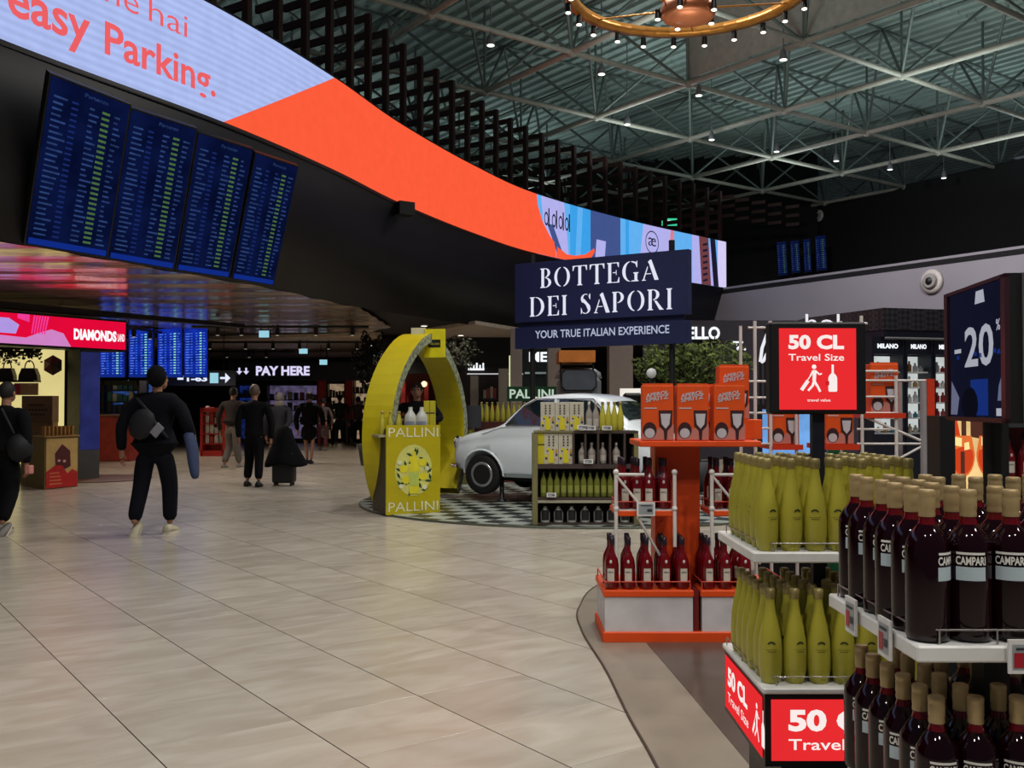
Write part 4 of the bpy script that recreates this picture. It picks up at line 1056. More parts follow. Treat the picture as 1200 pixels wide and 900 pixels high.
for s in (-1, 1):
    on_side([(-.55, .915), (.10, .915), (.10, 1.235), (-.16, 1.235), (-.34, 1.15)], .024, s, 'side_window', GLS, car)
    on_side([(.17, .915), (.86, .915), (.74, 1.13), (.62, 1.225), (.17, 1.245)], .024, s, 'rear_side_window', GLS, car)
    for pts, nm in (([(-.62, .90), (-.62, .35), (-.58, .26)], 'door_seam'), ([(.14, .90), (.14, .30)], 'door_seam'), ([(-1.40, .72), (-.9, .80), (-.62, .885), (.14, .895), (1.1, .89)], 'belt_line'), ([(-.62, .28), (.5, .28)], 'sill_line')):
        mb = MB(); mb.tube([(x, s*(side_y(x, z)+.002), z) for x, z in pts], .005 if nm != 'belt_line' else .007, 6); mb.build(nm, mat('seam grey', (120, 128, 134), .5) if nm != 'belt_line' else CARW, body)  # one grey colour for the door and sill lines
    mb = MB(); mb.tube([(x, s*(side_y(x, z)+.024), z) for x, z in [(-.56, .91), (-.34, 1.16), (-.16, 1.245), (.64, 1.245), (.76, 1.14), (.88, .91), (-.56, .91)]], .008, 6); mb.build('window_trim', TRIM, car)
    mb = MB(); mb.cyl((.13, s*(side_y(.13, .93)+.024), .91), (.13, s*(side_y(.13, 1.2)+.024), 1.245), .016, n=6); mb.build('pillar', CARW, car)
    mb = MB(); mb.cyl((.0, s*(side_y(0, .84)+.012), .84), (.10, s*(side_y(.1, .84)+.012), .84), .010, n=8); mb.build('door_handle', TRIM, car)
    for x in (-.92, .92):
        m = MB(); T = Matrix.Translation((x, s*.575, .26)) @ Matrix.Rotation(-s*PI/2, 4, 'X')
        m.lathe([(.16, -.07), (.235, -.07), (.26, -.045), (.26, .045), (.235, .065), (.16, .06)], 32, (0, 0, 0), 0, 1, T); wh = m.build('wheel', RUB, car)
        m = MB(); m.lathe([(.0, .04), (.05, .045), (.075, .03), (.115, .05), (.135, .062), (.165, .062), (.17, .03)], 28, (0, 0, 0), 0, 1, T); m.build('rim', mat('silver hubcap', (176, 180, 182), .3, .7), wh)
        m = MB(); m.lathe([(.0, .054), (.045, .052), (.05, .04)], 18, (0, 0, 0), 0, 1, T); m.build('hub_badge', BLACK, wh)
        # arch lip
        m = MB(); P = [(x+.322*math.cos(math.radians(t)), s*(side_y(x+.322*math.cos(math.radians(t)), max(.26, .26+.322*math.sin(math.radians(t))))+.004), .26+.322*math.sin(math.radians(t))) for t in range(-2, 183, 12)]
        m.tube(P, .014, 8); m.build('arch_lip', CARW, body)
    m = MB(); m.ball((-1.40, s*.42, .655), .05, .085, .085, 16); m.build('headlamp', mat('lamp glass', (210, 214, 210), .1, coat=.8), car)
    m = MB(); m.lathe([(.085, 0), (.095, .01), (.085, .02)], 20, (-1.425, s*.42, .655), 0, 1, Matrix.Rotation(-PI/2, 4, 'Y')); m.build('headlamp_ring', TRIM, car)
    m = MB(); m.ball((-1.36, s*.535, .745), .022, n=8); m.build('indicator', BLACK, car)
    m = MB(); m.ball((1.45, s*.46, .60), .03, .05, .07, 12); m.build('tail_lamp', mat('tail lamp red', (150, 20, 20), .2), car)
mb = MB()   # windscreen and rear window
def glass_patch(xa, xb, za, name, off):
    m = MB(); rr = []
    for i in range(5):
        x = xa+(xb-xa)*i/4; zt, hw, zb_, belt, rw = section(x)
        rr.append([(x+off[0], rw*k*.86, zt+off[1]-.02*abs(k)**3) for k in (-1, -.6, -.2, .2, .6, 1)])
    for a, b in zip(rr, rr[1:]):
        for j in range(5): m.add([a[j], a[j+1], b[j+1], b[j]], [(0, 1, 2, 3)], 0, True)
    return m.build(name, GLS, car)
glass_patch(-.62, -.34, 0, 'windscreen', (-.01, .012)); glass_patch(.86, 1.09, 0, 'rear_window', (.012, .012))
def bumper(x, s):
    pts = [(x+s*.16, -.60, .36), (x+s*.03, -.54, .36), (x-s*.03, -.3, .36), (x-s*.05, 0, .36), (x-s*.03, .3, .36), (x+s*.03, .54, .36), (x+s*.16, .60, .36)]
    MB().tube(pts, .03, 10).build('bumper', TRIM, car)
bumper(-1.47, 1); bumper(1.48, -1)
m = MB(); m.tube([(-1.485, -.2, .60), (-1.50, 0, .60), (-1.485, .2, .60)], .012, 6); m.ball((-1.49, 0, .60), .03, .05, .03, 10); m.build('nose_badge', TRIM, car)
MB().box(-.9, .95, -.45, .45, .18, .30).build('underbody', BLACK, car)
for x, y in ((-.72, -.45), (-.1, -.45), (.7, -.45), (-.72, .45), (.7, .45)):
    MB().lathe([(.07, -.10), (.07, -.08), (.03, -.06), (.03, .2)], 12, (x, y, 0)).build('stand_foot', BLACK, car)
CS = 1.09
car.location = (.78, 14.15, .028+.10*CS); car.scale = (CS, CS, CS)
car.rotation_euler = (0, 0, -math.radians(30))

# ---- yellow arch
ar = thing('arch', 'tall yellow lemon-shaped arch standing on the left edge of the round stage', 'arch', (-1.31, 13.85, 0))
ax = Vector((.35, .94, 0)).normalized(); bx_ = Vector((.94, -.35, 0)).normalized()
def hoop(t, r=0):   # t in 0..1 from left foot over the top to the right foot
    ang = math.radians(222-264*t); L, Hh = 1.26+r, 1.36+r
    c, s_ = math.cos(ang), math.sin(ang)
    z = 1.0+Hh*s_+(.06*max(0, s_)**8)
    return (math.copysign(abs(c)**1.18, c) if s_ > 0 else c)*L, z
mbs = [MB() for _ in range(3)]; N = 40; wdt = .21; K0 = 0
def hp(t, r, b): l, z = hoop(t, r); q = ax*l+bx_*b; return (q.x, q.y, max(.0, z))
for i in range(N):
    t0, t1 = i/N, (i+1)/N
    o_ = [hp(t0, 0, -wdt), hp(t1, 0, -wdt), hp(t1, 0, wdt), hp(t0, 0, wdt)]; q_ = [hp(t0, -.13, -wdt), hp(t1, -.13, -wdt), hp(t1, -.13, wdt), hp(t0, -.13, wdt)]
    mbs[0].add(o_, [(0, 1, 2, 3)], 0, True); mbs[1].add(q_, [(3, 2, 1, 0)], 0, True)
    mbs[2].add([o_[3], o_[2], q_[2], q_[3]], [(0, 1, 2, 3)]); mbs[2].add([o_[0], o_[1], q_[1], q_[0]], [(3, 2, 1, 0)])
mbs[0].build('outer_band', YC, ar); mbs[1].build('inner_band', YC, ar)
LEAFY = mat('grey leaf pattern edge', (128, 134, 112), .5, var=.75, scale=22); mbs[2].build('edge_band', LEAFY, ar)
l, z = hoop(.5); zt_ = z
T = Matrix.Translation(bx_*(wdt+.03)) @ Matrix.Rotation(math.radians(-12), 4, 'Z')
MB().box(-.15, .15, -.02, .02, zt_-.34, zt_+.06, 0, T).build('top_plaque', mat('bright yellow board', (216, 206, 20), .45), ar)
m = MB(); pf = lambda a, b, n=.024: T @ Vector((a, -n, b)); m.flat([(-.09, zt_-.2), (.09, zt_-.2), (.09, zt_-.09), (-.09, zt_-.09)], lambda a, b: pf(a, b)); m.build('plaque_badge', BLACK, ar)
m = MB(); text(m, 'PALLINI', lambda a, b: pf(a, b, .028), -.07, zt_-.165, w=.14, h=.03, bold=.01); m.build('plaque_lettering', mat('badge gold', (190, 180, 60), .5), ar)
MB().box(-.34, -.14, -.02, .02, zt_-.02, zt_+.08, 0, T).build('white_plaque', mat('cream board', (200, 198, 170), .5), ar)

# ---- counter with lemon poster front
ct = thing('promo_counter', 'yellow promotion counter with lemon and bottle poster inside the arch', 'counter', (0, 0, 0))
a, b = W(452, 474, 12.45), W(515, 474, 12.75)
ux = Vector((b.x-a.x, b.y-a.y, 0)); Lc = ux.length; ux.normalize(); vy = Vector((-ux.y, ux.x, 0))
def cm(x, z, n=0, a=a, ux=ux, vy=vy): q = Vector((a.x, a.y, 0))+ux*x-vy*n; return (q.x, q.y, z)
ZC = 1.155
m = MB(); m.prism([(0, .03), (Lc, .03), (Lc, ZC-.05), (0, ZC-.05)], -.55, 0, lambda x, z, h: cm(x, z, h)); m.build('body', mat('dark counter side', (50, 44, 30), .5), ct, fix=True)
m = MB(); m.prism([(-.09, ZC-.15), (Lc+.02, ZC-.15), (Lc+.02, ZC-.12), (-.09, ZC-.12)], -.6, .0, lambda x, z, h: cm(x, z, h)); m.build('worktop', mat('pale worktop', (150, 146, 120), .4), ct, fix=True)
m = MB(); m.prism([(0, .02), (Lc, .02), (Lc, ZC), (0, ZC)], .0, .03, lambda x, z, h: cm(x, z, h)); fp = m.build('front_poster', YC, ct, fix=True)
m = MB(); f = lambda n: (lambda x, z: cm(x, z, .03+n))
text(m, 'PALLINI', f(.004), Lc*.04, ZC-.15, w=Lc*.92, h=.12, bold=.0, mi=0); text(m, 'PALLINI', f(.004), Lc*.04, .06, w=Lc*.92, h=.12, bold=.0, mi=0)
cx, cz = Lc*.5, .58
m.flat(arcpts(cx, cz, .25, .33, 0, 350, 20), f(.003), 1)
rr = random.Random(3)
for t in range(26):
    a_ = rr.uniform(0, 2*PI); r_ = rr.uniform(.10, .24); x, z = cx+r_*math.cos(a_), cz-.03+r_*1.15*math.sin(a_); d = rr.uniform(0, PI)
    m.flat([(x+.05*math.cos(d), z+.05*math.sin(d)), (x-.018*math.sin(d), z+.018*math.cos(d)), (x-.05*math.cos(d), z-.05*math.sin(d)), (x+.018*math.sin(d), z-.018*math.cos(d))], f(.005+.0001*t), 2)
for x, z, mi in ((-.13, .02, 3), (.12, .10, 3), (.13, -.08, 3), (-.10, -.12, 3), (.0, .14, 3)): m.flat(arcpts(cx+x, cz+z, .06, .05, 0, 340, 14), f(.009), mi)
m.flat([(cx-.06, cz-.30), (cx+.07, cz-.30), (cx+.07, cz+.06), (cx+.03, cz+.15), (cx+.025, cz+.24), (cx-.015, cz+.24), (cx-.02, cz+.15), (cx-.06, cz+.06)], f(.011), 3)
m.flat([(cx-.055, cz-.2), (cx+.065, cz-.2), (cx+.065, cz-.02), (cx-.055, cz-.02)], f(.012), 4)
for x, z in ((-.17, -.2), (-.19, .1), (.18, .02), (.15, -.22)): m.flat(arcpts(cx+x, cz+z, .03, .03, 0, 340, 8), f(.011), 0)
m.build('poster_print', [mat('poster white', (216, 216, 180), .5), mat('poster pale yellow', (204, 204, 110), .5), mat('poster leaf green', (40, 70, 36), .5), mat('poster lemon', (216, 206, 40), .5), mat('poster label', (180, 196, 90), .5)], fp)
# ================================================================ SHELF UNIT in front of the car
YU = 11.4
def ux_(px): return (px-600)/FL*YU
def uz_(py): return CH-(py-474)/FL*YU
OLV = mat('olive stained wood', (112, 108, 70), .55, stretch=(8, 8, 1)); DWD = mat('dark crate wood', (58, 46, 42), .6, stretch=(1, 8, 8))
un = thing('shelf_unit', 'free-standing olive shelf unit of bottles and gift boxes in front of the white car', 'shelf unit', (0, 0, 0))
UX0, UX1 = ux_(624), ux_(748)
MB().box(UX0, UX0+.06, YU, YU+.42, 0, uz_(508)).build('side_panel', OLV, un)
MB().box(UX1-.05, UX1, YU, YU+.42, 0, uz_(508)).build('side_panel', OLV, un)
MB().box(UX0+.06, UX1-.05, YU+.39, YU+.42, 0, uz_(505)).build('back_panel', mat('dark back board', (40, 38, 30), .6), un)  # back board in one even dark colour
SZ = [uz_(613), uz_(583), uz_(544)]
MB().box(UX0+.06, UX1-.05, YU, YU+.39, .0, SZ[0]).build('base_board', DWD, un)
MB().box(UX0+.06, UX1-.05, YU, YU+.39, SZ[1]-.03, SZ[1]).build('shelf', DWD, un)
MB().box(UX0+.06, UX1-.05, YU-.005, YU+.39, SZ[2]-.05, SZ[2]).build('shelf', DWD, un)
MB().box(UX0+.06, UX1-.05, YU-.01, YU+.02, uz_(589), SZ[1]-.03).build('front_strip', mat('pale grey board', (150, 148, 128), .6), un)
cx0 = ux_(672); zc = uz_(505)
MB().box(cx0, UX1, YU, YU+.39, zc-.03, zc).build('crate_top', DWD, un)
for px in (672, 686, 701, 715, 732): MB().box(ux_(px)-.012, ux_(px)+.012, YU, YU+.3, SZ[2], zc-.03).build('crate_divider', DWD, un)
SLV = mat('pale spirit glass', (158, 150, 142), .12, trans=.2, coat=.4); LMG = mat('green yellow glass', (116, 122, 50), .2, trans=.25);
def small_bottle(h, r, body, cap, name='bottle'):
    b = MB().lathe([(.0, 0), (r*.9, 0), (r, .01), (r, h*.5), (r*.85, h*.62), (r*.36, h*.76), (r*.32, h*.88)], 12).mesh(name, body)
    c = MB().lathe([(r*.40, h*.85), (r*.40, h), (0, h+.001)], 10).mesh('cap', cap); l = MB(); curved(l, -r*.8, r*.8, h*.16, h*.42, r+.001, 0, n=4)
    return b, c, l
def put(meshes, loc, label, cat, group, s=(1, 1, 1), rz=0):
    o = link(meshes[0].name.split('.')[0], meshes[0], None, loc, rz); o.scale = s; tag(o, label, cat, group)
    for m in meshes[1:]: link(m.name.split('.')[0], m, o)
    return o
b, c, l = small_bottle(.33, .038, LMG, mat('dark cap', (30, 34, 26), .4)); slim = (b, c, l.mesh('label', mat('yellow green label', (128, 134, 60), .5)))
b, c, l = small_bottle(.25, .05, SLV, mat('silver cap', (150, 146, 140), .3, .5)); clear = (b, c, l.mesh('label', mat('light label', (170, 164, 156), .5)))
b, c, l = small_bottle(.22, .055, mat('white ceramic', (176, 178, 170), .35), mat('dark cap', (30, 34, 26), .4)); l = MB(); curved(l, -.05, .05, .03, .15, .056, 0, n=4); jar = (b, c, l.mesh('label', mat('black label', (24, 24, 26), .5)))
for i in range(14):
    x = UX0+.13+i*.078
    put(slim, (x, YU+.09, SZ[1]), f'slim green yellow bottle on the middle shelf by the car, {ORD[i]} in the row', 'bottle', 'slim bottles on the middle shelf')
for i in range(7): put(jar, (UX0+.15+i*.155, YU+.1, SZ[0]), f'white bottle with black label on the bottom shelf by the car, {ORD[i]} in the row', 'bottle', 'white bottles on the bottom shelf')
for i, px in enumerate((683, 694, 707, 723)): put(clear, (ux_(px), YU+.1, SZ[2]), f'pale clear bottle inside the dark crate by the car, {ORD[i]} in the row', 'bottle', 'pale bottles in the dark crate')
# lemon gift boxes
lp = [mat('lemon box white', (178, 174, 158), .5), mat('lemon print', (196, 186, 30), .5), mat('lemon box ink', (60, 58, 44), .5), mat('lemon print orange', (170, 130, 60), .5)]
lw, lh = .165, .36
lb = MB().rbox(-lw/2, lw/2, 0, .12, 0, lh, .003).mesh('gift_box', lp[0]); m = MB(); f = lambda a, b, n=.002: (a*lw-lw/2, -n, b*lh)
for s_, x in (('LIMON', .35), ('CELLO', .65)):
    for k, chh in enumerate('1234'): m.flat([(x-.06, .58+k*.09), (x+.06, .58+k*.09), (x+.05, .64+k*.09), (x-.05, .64+k*.09)], lambda a, b: f(a, b), 2)
r5 = random.Random(5)
for k in range(16):
    a, bb, q = r5.uniform(.1, .9), r5.uniform(.05, .52), r5.uniform(.05, .11); m.flat(arcpts(a, bb, q, q*.5, 0, 320, 7), lambda a, b: f(a, b, .002+.0002*k), (1, 3, 1, 2)[k % 4])
m.flat([(.3, .04), (.7, .04), (.66, .42), (.5, .5), (.34, .42)], lambda a, b: f(a, b, .006), 1)
lemon = (lb, m.mesh('print', lp))
ybx = MB().rbox(-.05, .05, 0, .12, 0, .36, .003).mesh('gift_box', mat('yellow gift card', (176, 168, 30), .5)); m = MB(); m.flat([(-.05, .22), (.05, .22), (.05, .235), (-.05, .235)], lambda a, b: (a, -.002, b)); ybox = (ybx, m.mesh('print', lp[2]))
zt = SZ[2]
put(ybox, (ux_(633), YU+.02, zt), 'narrow yellow gift box at the left end of the shelf above the slim bottles', 'box', 'lemon gift boxes')
for i, px in enumerate((646, 663)): put(lemon, (ux_(px), YU+.02, zt), f'white lemon print gift box in the lower row by the car, {ORD[i]} from the left', 'box', 'lemon gift boxes')
MB().box(UX0+.06, cx0, YU, YU+.39, zt, zt+.002).build('shelf_liner', DWD, un)
for px in (636, 646, 663): pass
MB().box(UX0+.02, cx0, YU, YU+.38, zt+.365, zt+.385).build('upper_board', OLV, un)
z2 = zt+.385
for i, px in enumerate((642, 659, 676)): put(lemon, (ux_(px), YU+.03, z2 if px < 670 else zc+.0), f'white lemon print gift box in the top row by the car, {ORD[i]} from the left', 'box', 'lemon gift boxes', (1, 1, .93))
b, c, l = small_bottle(.34, .042, SLV, mat('silver cap', (150, 146, 140), .3, .5)); tall = (b, c, l.mesh('label', mat('light label', (170, 164, 156), .5)))
for i, px in enumerate((691, 699)): put(tall, (ux_(px), YU+.1, zc), f'clear bottle on top of the dark crate by the car, {ORD[i]} of two', 'bottle', 'clear bottles on the crate')
for i, px in enumerate((707, 714, 721, 728)):
    o = put((yb, yc), (ux_(px), YU+.1, zc), f'yellow bottle on top of the dark crate by the car, {ORD[i]} from the left', 'bottle', 'yellow bottles on the crate', (1.15, 1.15, 1.2))
for px, z in ((682, zc+.01), (692, zc), (711, zc), (689, SZ[2]), (646, SZ[1])): price_tag(un, (ux_(px), YU-.03, z+.035), 0, .11, .05, red=False)

# ================================================================ bottles on the promo counter and behind the arch
zc_ = ZC-.12
for i in range(6):
    q = cm(-.02+i*.055, zc_, -.1-.12*(i % 2)); put((yb, yc), q, f'small yellow green bottle on the promotion counter, {ORD[i]} from the left', 'bottle', 'bottles on the promotion counter', (1.0, 1.0, 1.05))
b, c, l = small_bottle(.40, .08, mat('white ceramic', (176, 178, 170), .35), mat('white ceramic', (176, 178, 170), .35));
for i in range(2): put((b, l.mesh('label', mat('blue grey label', (120, 130, 150), .5))), cm(.40+.0+i*.155-.03, zc_, -.12), f'white decorated bottle on the promotion counter, {("first", "second")[i]} of two', 'bottle', 'white bottles on the counter')
for i in range(2): put(ybox, cm(.60+i*.08, zc_, -.15), f'tall yellow box on the right end of the promotion counter, {("front", "back")[i]} one', 'box', 'yellow boxes on the counter', (.7, 1, 1.2))
# far yellow display
fd = thing('bottle_display', 'dark red counter stacked with yellow bottles behind the nose of the white car', 'display', (0, 0, 0))
YD = 18.0
a, b = W(556, 492, YD), W(640, 492, YD)
MB().box(a.x, b.x, YD, YD+1.0, 0, 1.10).build('counter', mat('dark red counter', (70, 26, 22), .5), fd)
MB().box(a.x-.45, a.x, YD-.5, YD+.5, 0, .80).build('low_counter', mat('olive counter', (80, 78, 40), .5), fd)
MB().cyl((a.x-.02, YD-.3, 1.0), (a.x-.02, YD-.3, 1.40), .16, n=16).build('drum', DGREY, fd)
for j in range(2):
    for i in range(13): put((yb, yc), (a.x+.12+i*.10, YD+.12+.25*j, 1.10), f'yellow bottle on the dark red counter behind the car, {"front" if j == 0 else "back"} row, {ORD[i]} from left', 'bottle', 'yellow bottles behind the car', (1.25, 1.25, 1.28))
for i in range(4): put((yb, yc), (a.x-.38+i*.11, YD-.35, .80), f'yellow bottle on the low olive counter between arch and car, {ORD[i]} from left', 'bottle', 'yellow bottles between arch and car', (1.2, 1.2, 1.2))
gs = thing('green_sign', 'small dark green sign with white letters over the yellow bottles behind the car', 'sign', (0, 0, 0))
a, b = W(594, 470, 18.3), W(652, 453, 18.3)
MB().box(a.x, b.x, 18.3, 18.34, a.z, b.z).build('board', mat('green enamel', (16, 64, 36), .4), gs); m = MB(); text(m, 'PALLINI', lambda x, z: (x, 18.295, z), a.x+.05, a.z+.05, w=b.x-a.x-.1, h=.17, bold=.02); m.build('lettering', glow('white sign letters dim', (180, 200, 180), 1), gs)
MB().cyl(((a.x+b.x)/2, 18.36, 0), ((a.x+b.x)/2, 18.36, a.z+.1), .03, n=8).build('post', BLACK, gs)

# ================================================================ BACKGROUND between arch and red sign
PIL = mat('beige grey cladding', (120, 110, 104), .6, var=.06)
def pillar(x0, x1, Y, top, label, m=PIL, d=.6, bottom=0, name='pillar', cat='pillar'):
    a, b = W(x0, 474, Y), W(x1, 474, Y); zt = W(x0, top, Y).z if isinstance(top, (int, float)) and top > 20 else 3.45
    o = MB().rbox(a.x, b.x, Y, Y+d, bottom, min(3.46, zt), .01).build(name, m); return tag(o, label, cat)
pillar(598, 612, 24, 385, 'slim beige pillar left of the blue sign post')
pillar(642, 657, 24, 385, 'beige pillar right of the blue sign post')
pillar(714, 742, 24, 385, 'wide beige pillar left of the leafy tree')
pillar(584, 596, 26, 432, 'short grey pillar among the dark shops')
pillar(551, 560, 26, 440, 'short pale pillar left among the dark shops')
wl = thing('wall_light', 'upright pale yellow lit panel between two pillars', 'light', W(602, 436, 25.0)); MB().box(-.12, .12, 0, .1, -.5, .42).build('panel', glow('warm pale light', (220, 226, 170), 1.0), wl)
sh = thing('shop', 'dark shop front with white lit letters seen under the blue sign', 'shop', (0, 0, 0))
a, b = W(613, 474, 27), W(642, 474, 27); MB().box(a.x, b.x, 27, 27.2, 0, 3.4).build('front', mat('dark shop glass', (38, 44, 46), .2), sh)
m = MB(); text(m, 'ME', lambda x, z: (x, 26.98, z), W(620, 474, 27).x, W(620, 424, 27).z, w=.5, h=.27, bold=.03); m.build('lettering', glow('white lit letters', (235, 240, 245), 1.2), sh)
for k in range(4):
    m = MB(); m.box(a.x+.05, b.x-.05, 26.9, 26.98, 1.0+k*.42, 1.05+k*.42); m.build('lit_shelf', glow('pale shelf light', (110, 120, 118), 1, .5, 4), sh)
# dark shops behind the arch with red light
rs = thing('shop', 'dark shop with a red lit interior seen through the yellow arch', 'shop', (0, 0, 0))
a, b = W(440, 474, 30), W(548, 474, 30)
MB().box(a.x, b.x, 30, 30.2, 0, 3.3).build('back_wall', mat('red lit wall tone', (96, 22, 22), .5, var=.3, scale=2), rs)  # the red light is put into the wall colour
MB().box(a.x, b.x+1.3, 29.5, 29.9, 2.35, 3.35).build('fascia', BLACK, rs)
for px in (470, 486, 497, 512): MB().box(W(px, 474, 29.4).x, W(px+5, 474, 29.4).x, 29.4, 29.8, 1.2, 2.1).build('hanging_panel', mat('red print panel', (150, 40, 36), .5, var=.4, scale=5), rs)
for px, py in ((466, 438), (497, 450)): MB().ball(W(px, py, 29.2), .09, n=10).build('globe_lamp', glow('warm globe', (255, 220, 170), 1.8), rs)
MB().box(W(470, 474, 28).x, W(505, 474, 28).x, 28, 28.6, 0, 1.1).build('counter', mat('dark counter', (40, 30, 30), .5), rs)
dk2 = thing('shop', 'dark boutique with lit shelves and small white roof letters left of the blue sign', 'shop', (0, 0, 0))
a, b = W(540, 474, 29), W(640, 474, 29)
MB().box(a.x, b.x, 29.1, 29.3, 0, 2.5).build('back_wall', mat('dark purple grey wall', (44, 36, 40), .6), dk2)
MB().box(a.x, b.x, 28.9, 29.3, 2.5, 3.4).build('fascia', BLACK, dk2)
m = MB()
for k, (px, w_) in enumerate(((548, .06), (551, .22), (558, .24))):
    x = W(px, 474, 28.88).x; z = W(px, 434, 28.88).z
    m.flat([(x, z), (x+w_, z), (x+w_, z+.06), (x, z+.06)], lambda p, q: (p, 28.88, q));
    for t in range(3 if k else 1): m.flat([(x+t*w_/2.6, z), (x+t*w_/2.6+.045, z), (x+t*w_/2.6+.045, z+.22-.06*(t % 2)), (x+t*w_/2.6, z+.22-.06*(t % 2))], lambda p, q: (p, 28.875, q))
m.build('lettering', glow('white lit letters'), dk2)
MB().box(a.x+.2, a.x+2.4, 28.7, 28.75, 2.30, 2.33).build('light_strip', glow('white strip', (200, 200, 205), 1), dk2)
pm_ = [mat('product '+n_, c_, .4) for n_, c_ in (('amber', (150, 110, 60)), ('cream', (170, 160, 140)), ('rose', (150, 60, 70)), ('white', (196, 196, 196)), ('navy', (30, 34, 70)), ('green', (60, 90, 60)), ('red', (160, 24, 30)), ('teal', (40, 110, 130)))]
pmesh = [MB().rbox(-.5, .5, -.5, .5, 0, 1, .06).mesh('product_box', x) for x in pm_]
pcyl = [MB().lathe([(.0, 0), (.45, 0), (.48, .1), (.48, .6), (.2, .75), (.2, 1), (0, 1)], 10).mesh('product_bottle', x) for x in pm_]
rp = random.Random(11)
def goods(n, x0, x1, Y, z, hmin, hmax, wd, ids, label, group, bottles=False, row=None):
    for i in range(n):
        x = x0+(x1-x0)*(i+.5)/n; k = rp.choice(ids); h = rp.uniform(hmin, hmax); w_ = min(wd, (x1-x0)/n*.82)
        o = link('product_bottle' if bottles else 'product_box', (pcyl if bottles else pmesh)[k], None, (x, Y+rp.uniform(0, .02), z+.001)); o.scale = (w_, w_, h); tag(o, label if row is None else f'{label}, {ORD[row]} shelf from below, {ORD[i]} from left', 'bottle' if bottles else 'box', group)
for z in (1.1, 1.6):
    MB().box(W(566, 474, 28.6).x, W(582, 474, 28.6).x, 28.6, 29.0, z-.04, z).build('shelf', DGREY, dk2)
    goods(4, W(566, 474, 28.6).x, W(582, 474, 28.6).x, 28.75, z, .2, .35, .1, (0, 1, 2), 'small box in the boutique', 'boutique shelf goods', row=int(z > 1.3))
# grey kiosk van under the sign
kv = thing('kiosk_van', 'small grey retro kiosk van with orange awning behind the car roof', 'van', (0, 0, 0))
a, b = W(656, 474, 20), W(705, 474, 20)
MB().rbox(a.x, b.x, 20, 21.4, .25, 1.98, .08).build('body', mat('grey van enamel', (92, 96, 100), .4), kv)
m = MB();
m.lathe([(.0, 0), (.5, 0), (.47, .12), (.35, .2), (0, .24)], 24, ((a.x+b.x)/2, 20.7, 1.97), 0, 1.3); m.build('roof', mat('light grey van roof', (120, 124, 128), .4), kv)
zq0, zq1 = W(660, 458, 19.98).z, W(660, 433, 19.98).z
fr = [(a.x+.02, zq0+.08), (a.x+.1, zq0), (b.x-.18, zq0), (b.x-.1, zq0+.08), (b.x-.1, zq1-.08), (b.x-.18, zq1), (a.x+.1, zq1), (a.x+.02, zq1-.08)]
m = MB(); m.prism(fr, 0, .04, lambda x, z, h: (x, 19.99-h, z)); m.build('hatch_frame', BLACK, kv)
m = MB(); m.prism([(x*.92+.08*(a.x+b.x-.1)/2, z*.9+.1*(zq0+zq1)/2) for x, z in fr], .04, .06, lambda x, z, h: (x, 19.99-h, z)); m.build('hatch', mat('slate hatch', (72, 78, 88), .4), kv)
MB().box(a.x-.02, a.x+.72, 19.9, 21.2, 2.28, 2.52).build('awning', mat('orange canvas', (190, 112, 40), .6), kv)
for x in (a.x+.02, a.x+.68): MB().cyl((x, 20.0, 1.9), (x, 20.0, 2.3), .02, n=6).build('awning_post', BLACK, kv)
for x in (a.x+.2, b.x-.2):
    for y in (20.05, 21.35): MB().cyl((x, y-.05, .26), (x, y+.05, .26), .26, n=16).build('wheel', RUB, kv)
# trees
def tree(x, y, zc, rx_, rz__, n, label, col=(62, 72, 36), pot=True):
    t = thing('tree', label, 'tree', (x, y, 0)); r = random.Random(int(x*10+y)); m = MB()
    for i in range(n):
        while 1:
            p = Vector((r.uniform(-1, 1), r.uniform(-1, 1), r.uniform(-1, 1)))
            if p.length < 1 and (p.length > .45 or r.random() < .3): break
        wob = 1+.18*math.sin(p.x*7+p.z*5); c = Vector((p.x*rx_*wob, p.y*rx_*.8*wob, zc+p.z*rz__*wob))
        a = Vector((r.uniform(-1, 1), r.uniform(-1, 1), r.uniform(-1, 1))).normalized(); b_ = a.orthogonal().normalized(); s = r.uniform(.04, .075)
        m.add([c-a*s, c+b_*s*.45, c+a*s, c-b_*s*.45], [(0, 1, 2, 3)], r.choice((0, 0, 1)))
    stuff(m.build('foliage', [mat('leaf green dark'+str(col[0]), col, .8, spec=.2), mat('leaf olive'+str(col[0]), tuple(min(255, int(v*1.7)) for v in col), .8, spec=.2)], t))
    tr = MB(); tr.cyl((0, 0, .4), (.03, .02, zc-.2), .06, .045, 8)
    for k_ in range(5): tr.cyl((.03, .02, zc-.35), (rx_*.5*math.cos(k_*1.3), rx_*.4*math.sin(k_*1.3), zc+rz__*.3), .03, .012, 6)
    tr.build('trunk', mat('bark brown', (70, 56, 44), .8), t)
    if pot: MB().lathe([(.0, 0), (.26, 0), (.34, .5), (.30, .5), (.28, .42), (0, .42)], 18).build('pot', DGREY, t)
tree(W(817, 474, 16).x, 16, 1.98, .82, .50, 2600, 'round leafy ficus tree behind the orange gift boxes')
tree(W(775, 474, 16.5).x, 16.5, 1.95, .45, .5, 900, 'smaller leafy tree just left of the right sign post')
tree(W(520, 474, 22).x, 22, 2.55, .75, .42, 1000, 'dark leafy tree behind the top right of the yellow arch', (22, 24, 18))
tree(W(436, 474, 23).x, 23, 2.35, .45, .75, 900, 'dark leafy tree behind the left leg of the yellow arch', (20, 22, 18))
